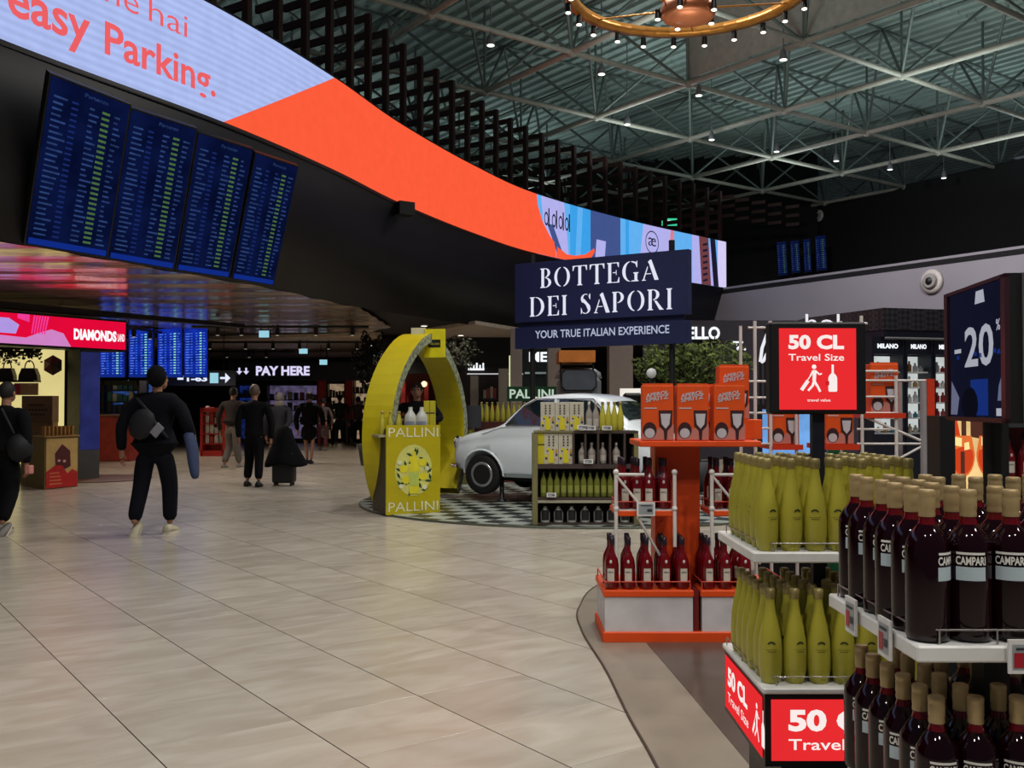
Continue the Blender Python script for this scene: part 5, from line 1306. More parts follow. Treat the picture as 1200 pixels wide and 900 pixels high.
# small white round lamp head and black post by the boxes
lp_ = thing('standing_lamp', 'small white round lamp head on a thin stand beside the leafy tree', 'lamp', (W(763, 474, 12).x, 12, 0))
MB().cyl((0, 0, 0), (0, 0, 1.72), .012, n=8).build('pole', BLACK, lp_); MB().lathe([(.0, 0), (.12, 0), (.12, .02), (0, .02)], 18).build('base', BLACK, lp_)
T = Matrix.Rotation(PI/2, 4, 'X'); MB().lathe([(.03, 0), (.055, .0), (.062, .01), (.05, .025), (.0, .03)], 20, (0, -.02, 1.80), 0, 1, T).build('head', mat('white lamp shell', (190, 194, 196), .4), lp_)
bd = thing('bollard_light', 'black bollard with a white lit rim right above the car tail', 'lamp', (W(741, 474, 17).x, 17, 0)); MB().rbox(-.16, .16, -.1, .1, 0, 1.62, .04).build('body', BLACK, bd); MB().box(-.2, .2, .1, .14, 1.30, 1.70).build('lit_panel', glow('white panel glow', (230, 224, 214), 1.1), bd)

# ================================================================ RIGHT: shops under the pale bulkhead
swall = struct(MB().box(3.4, 20, 25.4, 25.6, 0, 3.6).build('wall_shop_side', mat('dark aubergine wall', (40, 36, 46), .6)))
struct(MB().box(15.5, 15.7, 8, 26, 0, 5.4).build('wall_right_side', mat('dark aubergine wall')))
nw = thing('shop_sign', 'white lit wall letters beside the leafy tree top', 'sign', (0, 0, 0))
m = MB(); Yq = 25.3; a = W(796, 398, Yq); text(m, 'CAPELLO', lambda x, z: (x, Yq-.08, z), a.x-.5, a.z, w=W(843, 398, Yq).x-a.x+.5, h=W(843, 383, Yq).z-a.z, bold=.035);
m.build('lettering', glow('white lit letters'), nw); MB().box(a.x-.5, W(846, 398, Yq).x, Yq-.07, Yq+.09, a.z-.02, a.z+.02).build('mounting_rail', BLACK, nw)
n2 = thing('shop_sign', 'small white lit letters low beside the leafy tree', 'sign', (0, 0, 0)); m = MB(); a = W(858, 411, Yq); text(m, 'T.', lambda x, z: (x, Yq-.08, z), a.x, a.z, w=.34, h=.24, bold=.04); m.build('lettering', glow('white lit letters'), n2); MB().box(a.x, a.x+.34, Yq-.07, Yq+.09, a.z-.02, a.z+.02).build('mounting_rail', BLACK, n2)
KY = 17.0
kk = thing('perfume_kiosk', 'black kiosk with woven canopy and white lit shelf bays on the right', 'kiosk', (0, 0, 0))
pl = [W(945, 474, 19.0), W(1037, 474, KY), W(1290, 474, KY+1.2)]
def rattan():
    m = bpy.data.materials.new('woven black rattan'); m.use_nodes = True; nt = m.node_tree; b = nt.nodes['Principled BSDF']
    tc = nt.nodes.new('ShaderNodeTexCoord'); mp = nt.nodes.new('ShaderNodeMapping'); mp.inputs['Rotation'].default_value = (0, .785, 0); ck = nt.nodes.new('ShaderNodeTexChecker'); ck.inputs['Scale'].default_value = 14
    ck.inputs[1].default_value = (*lin((46, 44, 54)), 1); ck.inputs[2].default_value = (*lin((18, 18, 24)), 1); nt.links.new(tc.outputs['Object'], mp.inputs[0]); nt.links.new(mp.outputs[0], ck.inputs[0]); nt.links.new(ck.outputs[0], b.inputs['Base Color']); return m
zc0, zc1 = 2.72, 3.10
m = MB(); m.prism([(pl[0].x, 19.0), (pl[1].x, KY), (pl[2].x, KY+1.2), (pl[2].x, KY+3.5), (pl[0].x, KY+3.5)], zc0, zc1); m.build('canopy', rattan(), kk, fix=True)
m = MB(); m.prism([(pl[0].x, 19.02), (pl[1].x, KY+.02), (pl[2].x, KY+1.22), (pl[2].x, KY+3.4), (pl[0].x, KY+3.4)], 2.60, zc0); m.build('canopy_rail', NAVY, kk, fix=True)
d = Vector((pl[2].x-pl[1].x, 1.2)); Lk = d.length; d.normalize(); ang = math.atan2(d.y, d.x)
def km(a, b, h=0): return (pl[1].x+d.x*a-d.y*h, KY+d.y*a+d.x*h, b)
m = MB(); m.prism([(0, 0), (Lk, 0), (Lk, 2.6), (0, 2.6)], .55, .7, km); m.build('back_wall', mat('dark aubergine wall'), kk, fix=True)
m = MB(); m.tube([km(-.02, 2.57, -.05), km(Lk, 2.57, -.05)], .02, 6); m.build('light_track', GREY, kk)
bays = [(-.14, .44), (.54, 1.02), (1.12, 1.6), (1.72, 2.2), (2.3, 2.8)]
BAYL = glow('bay light', (196, 202, 200), .95, .15, 3)
for i, (a0, a1) in enumerate(bays):
    m = MB(); m.prism([(a0, .95), (a1, .95), (a1, 2.28), (a0, 2.28)], .46, .5, km); bp = m.build('lit_back', BAYL, kk, fix=True)
    m = MB(); m.prism([(a0, .0), (a1, .0), (a1, .9), (a0, .9)], .1, .5, km); m.build('drawer_base', NAVY, kk, fix=True)
    for e in (a0-.04, a1): m = MB(); m.prism([(e, 0), (e+.04, 0), (e+.04, 2.6), (e, 2.6)], .1, .5, km); m.build('upright', NAVY, kk, fix=True)
    m = MB(); m.prism([(a0, 2.3), (a1, 2.3), (a1, 2.6), (a0, 2.6)], .12, .2, km); hd = m.build('header', NAVY, kk, fix=True)
    m = MB(); text(m, 'MILANO', lambda x, z: km(x, z, .112), a0+.08, 2.40, w=a1-a0-.16, h=.085, bold=.05); m.build('header_lettering', glow('white lit letters'), hd)
    for k in range(5):
        z = .92+k*.27
        m = MB(); m.prism([(a0, z-.025), (a1, z-.025), (a1, z), (a0, z)], .18, .46, km); m.build('shelf', mat('white lit shelf', (210, 212, 214), .4), kk, fix=True)
        if i < 3:
            for q in range(4):
                p = km(a0+(a1-a0)*(q+.5)/4, z, .3); h = rp.uniform(.10, .19); idk = rp.choice((3, 3, 1, 7, 0) if i < 2 else (6, 2, 3))
                o = link('product_bottle', pcyl[idk], None, (p[0], p[1], z+.001)); o.scale = (.09, .09, h); tag(o, f'small bottle in lit kiosk bay {ORD[i]}, {ORD[k]} shelf up, {ORD[q]} from left', 'bottle', f'bottles in kiosk bay {ORD[i]}')
ns = thing('neon_sign', 'white outlined lit script letters just above the red travel size sign', 'sign', (0, 0, 0))
m = MB(); a = W(944, 388, 16.6); text(m, 'hol', lambda x, z: (x, 16.6, z), a.x, a.z, w=W(984, 384, 16.6).x-a.x, h=.29, bold=.002); m.build('lettering', glow('neon white', (226, 226, 232), 1.1), ns)
MB().cyl((W(893, 384, 16.62).x, 16.64, a.z+.03), (W(984, 384, 16.62).x, 16.64, a.z+.03), .015, n=6).build('mounting_bar', BLACK, ns)
for px in (897, 980): MB().cyl((W(px, 384, 16.64).x, 16.66, 0), (W(px, 384, 16.64).x, 16.66, a.z+.05), .02, n=6).build('post', BLACK, ns)
n3 = thing('neon_sign', 'tall slanted white lit sign stroke left of the red travel size sign', 'sign', (0, 0, 0)); m = MB()
P_ = [W(*q, 15.5) for q in ((891, 424), (893, 408), (900, 388), (904, 392), (902, 408), (894, 424), (891, 424))]; m.tube(P_, .025, 6); m.build('stroke', glow('neon white'), n3); MB().cyl((P_[0].x, 15.5, 0), P_[0], .02, n=6).build('post', BLACK, n3)
# dark goods shelves right behind the limoncello stand and at the right edge
rsx = thing('shelf_unit', 'dark low shelf unit with rows of red bottles at the right edge', 'shelf unit', (0, 0, 0))
YQ = 6.4; a, b = W(1160, 474, YQ), W(1290, 474, YQ)
MB().box(a.x, b.x, YQ+.4, YQ+.45, 0, 1.45).build('back_panel', mat('dark red board', (110, 26, 26), .5), rsx)
for z in (.55, .92, 1.30): MB().box(a.x, b.x, YQ, YQ+.4, z-.03, z).build('shelf', DGREY, rsx)
MB().cyl((a.x, YQ, 0), (a.x, YQ, 1.45), .012, n=8).build('upright', STEELW, rsx)
for i in range(6): aper(a.x+.08+i*.1, YQ+.12, .92, 0, f'red bottle on the dark shelf behind the discount sign, {ORD[i]} from left', 'red bottles at the right edge')
for i in range(5): aper(a.x+.10+i*.1, YQ+.24, .55, 0, f'red bottle on the lower dark shelf behind the discount sign, {ORD[i]} from left', 'red bottles low at the right edge')

# ================================================================ LEFT: shop with pink screen sign
ls = thing('shop_screen', 'pink and red lit screen band with white letters over the left shop', 'screen', (0, 0, 0))
A = W(-260, 474, 14.3); B = W(147, 474, 19.4)
u2 = Vector((B.x-A.x, B.y-A.y, 0)); L2 = u2.length; u2.normalize(); nv = u2.cross(Vector((0, 0, 1)))
def lm(a, b, n=0): return (A.x+u2.x*a+nv.x*n, A.y+u2.y*a+nv.y*n, b)
m = MB(); m.prism([(0, 2.46), (L2, 2.46), (L2, 3.08), (0, 3.08)], -.5, 0, lm); m.build('housing', BLACK, ls, fix=True)
def lx(px):   # pixel column -> run along the sign
    r = ray(px, 400); det = r.x*(-u2.y)+u2.x*r.y; t = (A.x*(-u2.y)+u2.x*A.y)/det; return (r.x*t-A.x)/u2.x if abs(u2.x) > .3 else (r.y*t-A.y)/u2.y
m = MB(); q = lambda a, b, mi, n: m.flat([(a, 2.5), (b, 2.5), (b, 3.04), (a, 3.04)], lambda x, z: lm(x, z, n), mi)
q(0, lx(147), 0, .004)
m.flat([(0, 2.5), (lx(83), 2.5), (lx(74), 2.74), (lx(60), 2.8), (lx(45), 2.72), (lx(30), 2.62), (0, 2.8)], lambda x, z: lm(x, z, .007), 1)
m.flat([(0, 2.7), (lx(18), 2.68), (lx(22), 2.84), (lx(10), 2.95), (0, 2.95)], lambda x, z: lm(x, z, .009), 2)
for k in range(6): m.flat([(lx(36+k*3), 2.70), (lx(37.5+k*3), 2.70), (lx(41+k*3.2), 3.03), (lx(39+k*3.2), 3.03)], lambda x, z: lm(x, z, .010), 3)
m.flat([(lx(20), 2.96), (lx(34), 2.90), (lx(34), 3.04), (lx(20), 3.04)], lambda x, z: lm(x, z, .009), 3)
pic = m.build('display', [glow('vivid crimson screen', (226, 8, 56), 1), glow('lilac pink screen', (206, 130, 196), 1), glow('pale violet screen', (176, 150, 226), 1), glow('magenta screen', (240, 60, 150), 1)], ls)
m = MB(); text(m, 'DIAMONDS', lambda x, z: lm(x, z, .012), lx(86), 2.64, w=lx(136)-lx(86), h=.21, bold=.05); text(m, 'LAND', lambda x, z: lm(x, z, .012), lx(137.5), 2.655, w=lx(145.5)-lx(137.5), h=.15, bold=.03); m.build('lettering', glow('white lit letters'), pic)
# dark slanting beam above the sign
struct(MB().prism([(0, 3.10), (L2+3.2, 3.16), (L2+3.2, 3.24), (0, 3.24)], -.3, -.05, lm).build('wall_beam', BLACK))
# lit back wall with bags
bw = thing('lit_wall_panel', 'glowing pale yellow display wall with handbags in the left shop', 'display', (0, 0, 0))
YW = 19.2; a, b = W(-20, 474, YW), W(78, 474, YW)
MB().box(a.x-2, b.x, YW, YW+.1, 0, 2.5).build('panel', glow('pale lemon light wall', (222, 206, 138), .95, .06, 2, True), bw)
MB().box(b.x, W(95, 474, YW).x, YW-.1, YW+.3, 0, 2.6).build('side_post', BLACK, bw)
for px0, px1, py0, py1, c in ((17, 24, 462, 450, (226, 70, 96)), (17, 45, 463, 449, (226, 178, 138))):
    MB().box(W(px0, 474, YW).x, W(px1, 474, YW).x, YW-.02-(.01 if px1 == 24 else 0), YW, W(0, py0, YW).z, W(0, py1, YW).z).build('poster', mat('poster '+str(c[0]+px1), c, .5), bw)
MB().box(a.x, W(48, 474, YW).x, YW-.3, YW, W(0, 448, YW).z, W(0, 446, YW).z).build('shelf', mat('dark shelf', (50, 40, 30), .5), bw)
BAG = mat('dark brown handbag leather', (58, 40, 34), .4)
for i, (x0, x1, py) in enumerate(((-2, 19, 446), (22, 47, 446))):
    p = W((x0+x1)/2, py, YW-.15); t = thing('handbag', ('dark handbag on the lit shelf at the picture edge', 'dark brown handbag on the lit shelf over the kiosk')[i], 'bag', p, 0, 'handbags on the lit wall')
    m = MB(); w_ = (x1-x0)/FL*YW/2*.9; m.prism([(-w_, 0), (w_, 0), (w_*.95, .1), (w_*.65, .24), (-w_*.65, .24), (-w_*.95, .1)], -.07, .07, lambda a, b, h: (a, h, b)); m.build('body', BAG, t, fix=True)
    m = MB(); m.tube([(w_*.5*math.cos(math.radians(k)), 0, .23+.16*math.sin(math.radians(k))) for k in range(0, 181, 20)], .012, 6); m.build('handle', BAG, t)
gar = thing('garland', 'dark leafy garland hanging above the handbags', 'plant', W(20, 412, YW-.3)); m = MB(); r = random.Random(2)
for i in range(500):
    c = Vector((r.uniform(-.6, .45), r.uniform(-.1, .1), r.gauss(0, .09))); a_ = Vector((r.uniform(-1, 1), r.uniform(-1, 1), r.uniform(-1, 1))).normalized(); b_ = a_.orthogonal(); m.add([c-a_*.04, c+b_*.02, c+a_*.04, c-b_*.02], [(0, 1, 2, 3)])
stuff(m.build('leaves', mat('dark dried leaves', (52, 40, 32), .7), gar)); MB().cyl((-.6, 0, 0), (.45, 0, 0), .02, n=6).build('bar', BLACK, gar)
hx = thing('hanging_ornament', 'faceted dark pink cube ornament on the glowing yellow wall', 'ornament', W(62, 428, YW-.1)); m = MB()
P6 = [(.20*math.cos(math.radians(60*k+30)), 0, .20*math.sin(math.radians(60*k+30))) for k in range(6)]
m.add([(0, -.12, .02)]+P6, [(0, 1, 2)], 0); m.add([(0, -.12, .02)]+P6, [(0, 2, 3)], 1); m.add([(0, -.12, .02)]+P6, [(0, 3, 4)], 1); m.add([(0, -.12, .02)]+P6, [(0, 4, 5)], 2); m.add([(0, -.12, .02)]+P6, [(0, 5, 6), (0, 6, 1)], 3)
m.build('facets', [mat('ornament rose', (150, 70, 84), .5), mat('ornament pink', (170, 76, 90), .5), mat('ornament wine', (110, 40, 54), .5), mat('ornament brown', (70, 50, 50), .5)], hx)
# blue display column
bc = thing('display_column', 'square column with tall blue lit screen left of the walkers', 'column', (0, 0, 0))
a, b = W(93, 474, 18.6), W(117, 474, 18.9)
T = Matrix.Translation((a.x, 18.6, 0)) @ Matrix.Rotation(math.atan2(.3, b.x-a.x), 4, 'Z'); wc = math.hypot(b.x-a.x, .3)
MB().box(0, wc, 0, .5, 0, 2.46, 0, T).build('body', mat('grey column cladding', (70, 72, 76), .5), bc)
MB().box(.02, wc-.01, -.01, 0, .56, 2.42, 0, T).build('screen', glow('deep blue screen', (38, 42, 92), .9, .2, 3), bc)
struct(MB().cyl((W(108, 474, 18.6).x, 18.8, 0), (W(108, 474, 18.6).x, 18.8, .012), 1.02, n=40).build('floor_mat_round', mat('brown floor ring', (92, 62, 48), .5)))
# cardboard kiosk
kc = thing('promo_kiosk', 'cardboard coloured square kiosk with dark red cube poster at the left', 'kiosk', (0, 0, 0))
c0 = G(52, 574); c1 = G(91, 570); c2 = G(24, 568); zk = .87
u3 = Vector((c1.x-c0.x, c1.y-c0.y, 0)); v3 = Vector((c2.x-c0.x, c2.y-c0.y, 0))
if v3.length < .5: v3 = v3.normalized()*.7
def k3(a, b, z): q = Vector((c0.x, c0.y, 0))+u3*a+v3*b; return (q.x, q.y, z)
m = MB(); m.prism([(0, 0), (1, 0), (1, 1), (0, 1)], 0, zk, k3); m.build('body', mat('cardboard tan', (120, 96, 58), .7), kc, fix=True)
n3_ = u3.cross(Vector((0, 0, 1))).normalized(); f3 = lambda a, b, n=.01: tuple(Vector(k3(a, 0, b*zk))+n3_*n)
m = MB(); m.flat([(.03, .02), (.97, .02), (.97, .98), (.03, .98)], lambda a, b: f3(a, b), 0)
m.flat([(.3, .45), (.28, .68), (.5, .86), (.74, .72), (.76, .42), (.5, .34)], lambda a, b: f3(a, b, .013), 1); m.flat([(.03, .02), (.97, .02), (.97, .3), (.8, .36), (.66, .28), (.5, .44), (.3, .46), (.03, .34)], lambda a, b: f3(a, b, .016), 2)
for k in range(4): m.flat([(.12, .08+k*.07), (.5-.03*k, .08+k*.07), (.5-.03*k, .11+k*.07), (.12, .11+k*.07)], lambda a, b: f3(a, b, .018), 3)
m.flat([(.36, .52), (.44, .52), (.44, .56), (.36, .56)], lambda a, b: f3(a, b, .018), 4); m.flat([(.52, .5), (.6, .5), (.6, .55), (.52, .55)], lambda a, b: f3(a, b, .018), 4)
m.build('poster', [mat('poster straw', (176, 148, 92), .6), mat('poster dark cube', (70, 18, 24), .6), mat('poster red', (168, 22, 26), .6), mat('poster rust print', (190, 96, 60), .6), mat('poster pink print', (206, 150, 150), .6)], kc)
m = MB(); m.prism([(-.03, -.03), (1.03, -.03), (1.03, 1.03), (-.03, 1.03)], zk, zk+.02, k3); m.build('top_board', mat('tan board', (140, 112, 70), .6), kc, fix=True)
for i in range(8):
    p = k3(.08+.12*i, .15, zk+.02); o = link('product_box', pmesh[0], None, p); o.scale = (.055, .055, .16); tag(o, f'small amber box on the cardboard kiosk top, {ORD[i]} from its left corner', 'box', 'amber boxes on the kiosk')
bxs = thing('display_box', 'brown box sign with dark lettering on top of the cardboard kiosk', 'sign', k3(.25, .55, zk+.02))
MB().box(-.25, .27, -.1, .1, .0, .22).build('riser', mat('tan board'), bxs); MB().box(-.26, .27, -.12, .12, .22, .68).build('box', mat('brown gift board', (112, 86, 60), .6), bxs)
m = MB()
for k, (z, w_) in enumerate(((.50, .14), (.42, .20), (.34, .15))):
    for t in range(7): m.flat([(-w_+t*w_*2/7, z), (-w_+(t+.7)*w_*2/7, z), (-w_+(t+.7)*w_*2/7, z+.035), (-w_+t*w_*2/7, z+.035)], lambda a, b: (a, -.123, b))
stuff(m.build('print', mat('dark brown print', (50, 34, 28), .6), bxs))

# ================================================================ FAR PASSAGE
for i, (x0, x1) in enumerate(((117, 146), (151, 179), (185, 213), (216, 243))):
    Y = 25.0+i*.3; board((W(x0, 442, Y), W(x1, 442, Y), W(x1, 386-i, Y), W(x0, 388-i, Y)), f'bright blue hanging flight board over the passage, {ORD[i]} from the left', None, 16, 'hanging flight boards', True, True)
def hang_sign(x0, x1, yt, yb, Y, label, lit, items, name='hanging_sign', mm=None):
    a, b = W(x0, yb, Y), W(x1, yt, Y); t = thing(name, label, 'sign', ((a.x+b.x)/2, Y, 0)); cx = (a.x+b.x)/2
    MB().box(a.x-cx, b.x-cx, 0, .12, a.z, b.z).build('board', mm or mat('dark blue sign board', (14, 22, 52), .4), t)
    for s in (.15, .85): MB().cyl((a.x-cx+(b.x-a.x)*s, .06, b.z), (a.x-cx+(b.x-a.x)*s, .06, max(3.5, b.z+.1)), .015, n=6).build('hanger', BLACK, t)
    m = MB()
    for kind, p0, p1, q0, q1, mi in items:
        u0, u1 = W(p0, q1, Y), W(p1, q0, Y); f = lambda x, z: (x-cx, -.006, z)
        if kind == 'box': m.flat([(u0.x, u0.z), (u1.x, u0.z), (u1.x, u1.z), (u0.x, u1.z)], f, mi)
        elif kind == 'arrow':
            zc = (u0.z+u1.z)/2; h = (u1.z-u0.z)/2; xm = (u0.x+u1.x)/2; m.flat([(u0.x, zc-h*.2), (xm, zc-h*.2), (xm, zc-h), (u1.x, zc), (xm, zc+h), (xm, zc+h*.2), (u0.x, zc+h*.2)], f, mi)
        elif kind == 'down':
            xc = (u0.x+u1.x)/2; h = (u1.x-u0.x)/2; zm = (u0.z+u1.z)/2; m.flat([(xc, u0.z), (xc+h, zm), (xc+h*.3, zm), (xc+h*.3, u1.z), (xc-h*.3, u1.z), (xc-h*.3, zm), (xc-h, zm)], f, mi)
        else: text(m, kind, f, u0.x, u0.z, w=u1.x-u0.x, h=u1.z-u0.z, bold=.04, mi=mi)
    m.build('symbols', lit, t)
SL = [glow('cool white symbols', (214, 222, 250), 1.2), glow('cyan sign panel', (150, 206, 222), 1.0)]
hang_sign(178, 276, 434, 452, 29, 'dark blue gate sign with cyan square and white arrow', SL, [('1-63', 219, 243, 440, 447, 0), ('box', 246, 256, 437, 449, 1), ('arrow', 258, 270, 437, 449, 0), ('box', 208, 215, 440, 445, 0)])
hang_sign(268, 452, 424, 446, 35, 'long dark blue fascia with white pay here lettering', [glow('lilac white letters', (206, 200, 232), 1.15)], [('PAY HERE', 300, 363, 429, 440, 0), ('down', 277, 284, 431, 439, 0), ('down', 285, 292, 431, 439, 0)])
hang_sign(303, 316, 387, 396, 24.5, 'small cyan lit ceiling sign over the black-suited man', SL, [('box', 303.5, 315.5, 387.5, 395.5, 1)])
hang_sign(350, 361, 408, 415, 30, 'small cyan lit ceiling sign before the pay here fascia', SL, [('box', 350.5, 360.5, 408.5, 414.5, 1)])
hang_sign(374, 384, 421, 428, 32.5, 'small cyan lit ceiling sign right of the pay here lettering', SL, [('box', 374.5, 383.5, 421.5, 427.5, 1)])
# shops down the passage
def cabinet(x0, x1, top, Y, label, back, shelves, ids, d=.5, light=None, n=6, base=None, grp=None, tall=.3):
    a, b = W(x0, 474, Y), W(x1, 474, Y); zt = W(0, top, Y).z; cx = (a.x+b.x)/2; w_ = (b.x-a.x)/2; t = thing('shop_shelf', label, 'shelf', (cx, Y, 0))
    MB().box(-w_, w_, d-.05, d, 0, zt).build('back_panel', light or back, t)
    for s in (-1, 1): MB().box(s*w_-.03, s*w_+.03, 0, d, 0, zt).build('side_panel', back, t)
    MB().box(-w_, w_, 0, d, 0, .15).build('base', base or back, t); MB().box(-w_, w_, 0, d, zt-.12, zt).build('header', back, t)
    for zi, z in enumerate(shelves):
        MB().box(-w_, w_, .05, d, z-.03, z).build('shelf', base or back, t)
        goods(n, a.x+.05, b.x-.05, Y+.2, z, tall*.5, tall, .16, ids, 'small item on the '+(grp or 'far shop shelves'), 'items on the '+(grp or 'far shop shelves'), row=zi)
    return t
DK = mat('black cabinet', (24, 24, 30), .5)
cabinet(120, 162, 446, 25.8, 'dark shop cabinet with blue lit goods under the hanging flight boards', DK, (1.2, 1.5, 1.8), (7, 3, 4), light=glow('cool back light', (36, 60, 110), .9, .8, 6), grp='blue lit cabinet')
t = thing('shop_counter', 'red shop counter under the blue lit cabinet', 'counter', (W(134, 474, 24.6).x, 24.6, 0)); MB().rbox(-.42, .40, 0, .7, 0, 1.12, .02).build('body', mat('brick red counter', (142, 36, 30), .5, var=.3), t); MB().box(-.46, .44, -.03, .73, 1.12, 1.17).build('worktop', mat('tan worktop', (120, 80, 60), .5), t)
cabinet(236, 262, 478, 27, 'low red and white shop rack beside the grey-trousered walker', mat('bright red rack', (180, 30, 34), .5), (.35, .62, .9, 1.15), (3, 6, 3), base=mat('bright red rack'), n=4, grp='low red and white rack')
cabinet(166, 182, 445, 27.5, 'narrow pale lit rack left of the man with sling bag', DK, (1.0, 1.35), (3, 2), light=glow('cool back light'), n=3, grp='narrow lit rack')
cabinet(276, 300, 448, 36.5, 'dark blue rack under the pay here fascia', DK, (.9, 1.3, 1.7), (4, 7), light=glow('blue back light', (16, 30, 84), .9, .6, 8), n=4, grp='dark blue far rack')
cabinet(312, 372, 448, 36.5, 'wide far shelf with blue picture under the pay here fascia', DK, (.8, 1.2, 1.6), (4, 7, 2, 3), light=glow('violet back light', (74, 66, 92), .9, .6, 5), n=8, grp='wide far shelf')
cabinet(383, 404, 446, 36.5, 'far shelf with pale goods between the red pillars', mat('grey rack', (96, 90, 86), .5), (.5, .9, 1.3, 1.7), (0, 1, 3, 2), light=glow('warm back light', (140, 120, 96), .9, .5, 5), n=5, grp='shelf between red pillars')
cabinet(414, 446, 440, 36, 'far lit shelf behind the left leg of the yellow arch', mat('grey rack'), (.5, .95, 1.4, 1.85), (3, 1, 0), light=glow('warm back light'), n=6, grp='far shelf by the arch')
for i, (x0, x1) in enumerate(((372, 381), (404, 413))):
    a, b = W(x0, 474, 35.2), W(x1, 474, 35.2); o = MB().rbox(a.x, b.x, 35.2, 35.4, .9, 2.42, .02).build('red_banner', mat('red banner cloth', (200, 44, 36), .5)); tag(o, ('tall red banner left of the green-jacketed walker', 'tall red banner right of the green-jacketed walker')[i], 'banner', 'red banners'); MB().cyl(((a.x+b.x)/2, 35.3, 0), ((a.x+b.x)/2, 35.3, .92), .04, n=8).build('stand', BLACK, o)  # banners in one plain red colour
cabinet(446, 470, 452, 33, 'dark rack seen just inside the left of the yellow arch', DK, (.8, 1.3), (2, 0), light=mat('red lit wall tone'), n=4, grp='dark rack inside the arch')  # back panel shares the wall colour that stands for red light
# track beams with spotlights under the mirror ceiling
trk = []
spm = MB().cyl((0, 0, -.20), (0, 0, -.02), .055, .05, 10).mesh('body', BLACK); spl = MB().cyl((0, 0, -.206), (0, 0, -.20), .04, n=10).mesh('lens', glow('dim lens', (190, 180, 160), 1)); spa = MB().cyl((0, 0, -.05), (0, 0, .06), .015, n=6).mesh('arm', BLACK)
TR = [((225, 383), (432, 383)), ((210, 401), (440, 401)), ((210, 412), (345, 412)), ((60, 371), (205, 392))]
for (p0, p1) in TR:
    a, b = G(*p0, 3.30), G(*p1, 3.30); o = MB().cyl(a, b, .035, n=6).build('lighting_track', BLACK); trk.append(tag(o, f'thin black lighting track under the shiny ceiling, {ORD[len(trk)]} from the hall side', 'lighting track', 'lighting tracks'))
SPL = [(255, 0), (283, 0), (325, 0), (370, 0), (413, 0), (246, 1), (288, 1), (320, 1), (351, 1), (385, 1), (418, 1), (232, 2), (266, 2), (292, 2), (312, 2), (70, 3), (133, 3), (157, 3), (176, 3)]
cnt_ = {}
for px, k in SPL:
    (x0, y0), (x1, y1) = TR[k]; py = y0+(y1-y0)*(px-x0)/(x1-x0); g = G(px, py, 3.26); cnt_[k] = cnt_.get(k, -1)+1
    o = link('spotlight', spa, None, g); tag(o, f'black track spotlight on the {ORD[k]} lighting track, {ORD[cnt_[k]]} from the left', 'light', 'track spotlights'); link('body', spm, o); link('lens', spl, o)
# ================================================================ PEOPLE
SKIN = mat('skin', (150, 106, 84), .55); HAIRD = mat('dark hair', (24, 20, 20), .7); HAIRG = mat('grey hair', (110, 104, 100), .7); SHOEK = mat('black shoe', (16, 16, 18), .5); SOLE = mat('white shoe sole', (180, 172, 150), .6)
def skin_mesh(name, nodes, edges, root=0, sub=1):
    me = bpy.data.meshes.new(name); me.from_pydata([n[0] for n in nodes], edges, [])
    o = bpy.data.objects.new(name, me); COL.objects.link(o); m = o.modifiers.new('s', 'SKIN'); m.use_smooth_shade = True
    for v, n in zip(me.skin_vertices[0].data, nodes):
        r = n[1]; v.radius = r if isinstance(r, tuple) else (r, r); v.use_root = False
    me.skin_vertices[0].data[root].use_root = True
    if sub: s = o.modifiers.new('u', 'SUBSURF'); s.levels = sub; s.render_levels = sub
    bpy.context.view_layer.update()
    r = bpy.data.meshes.new_from_object(o.evaluated_get(bpy.context.evaluated_depsgraph_get())); bpy.data.objects.remove(o); r.name = name
    return r
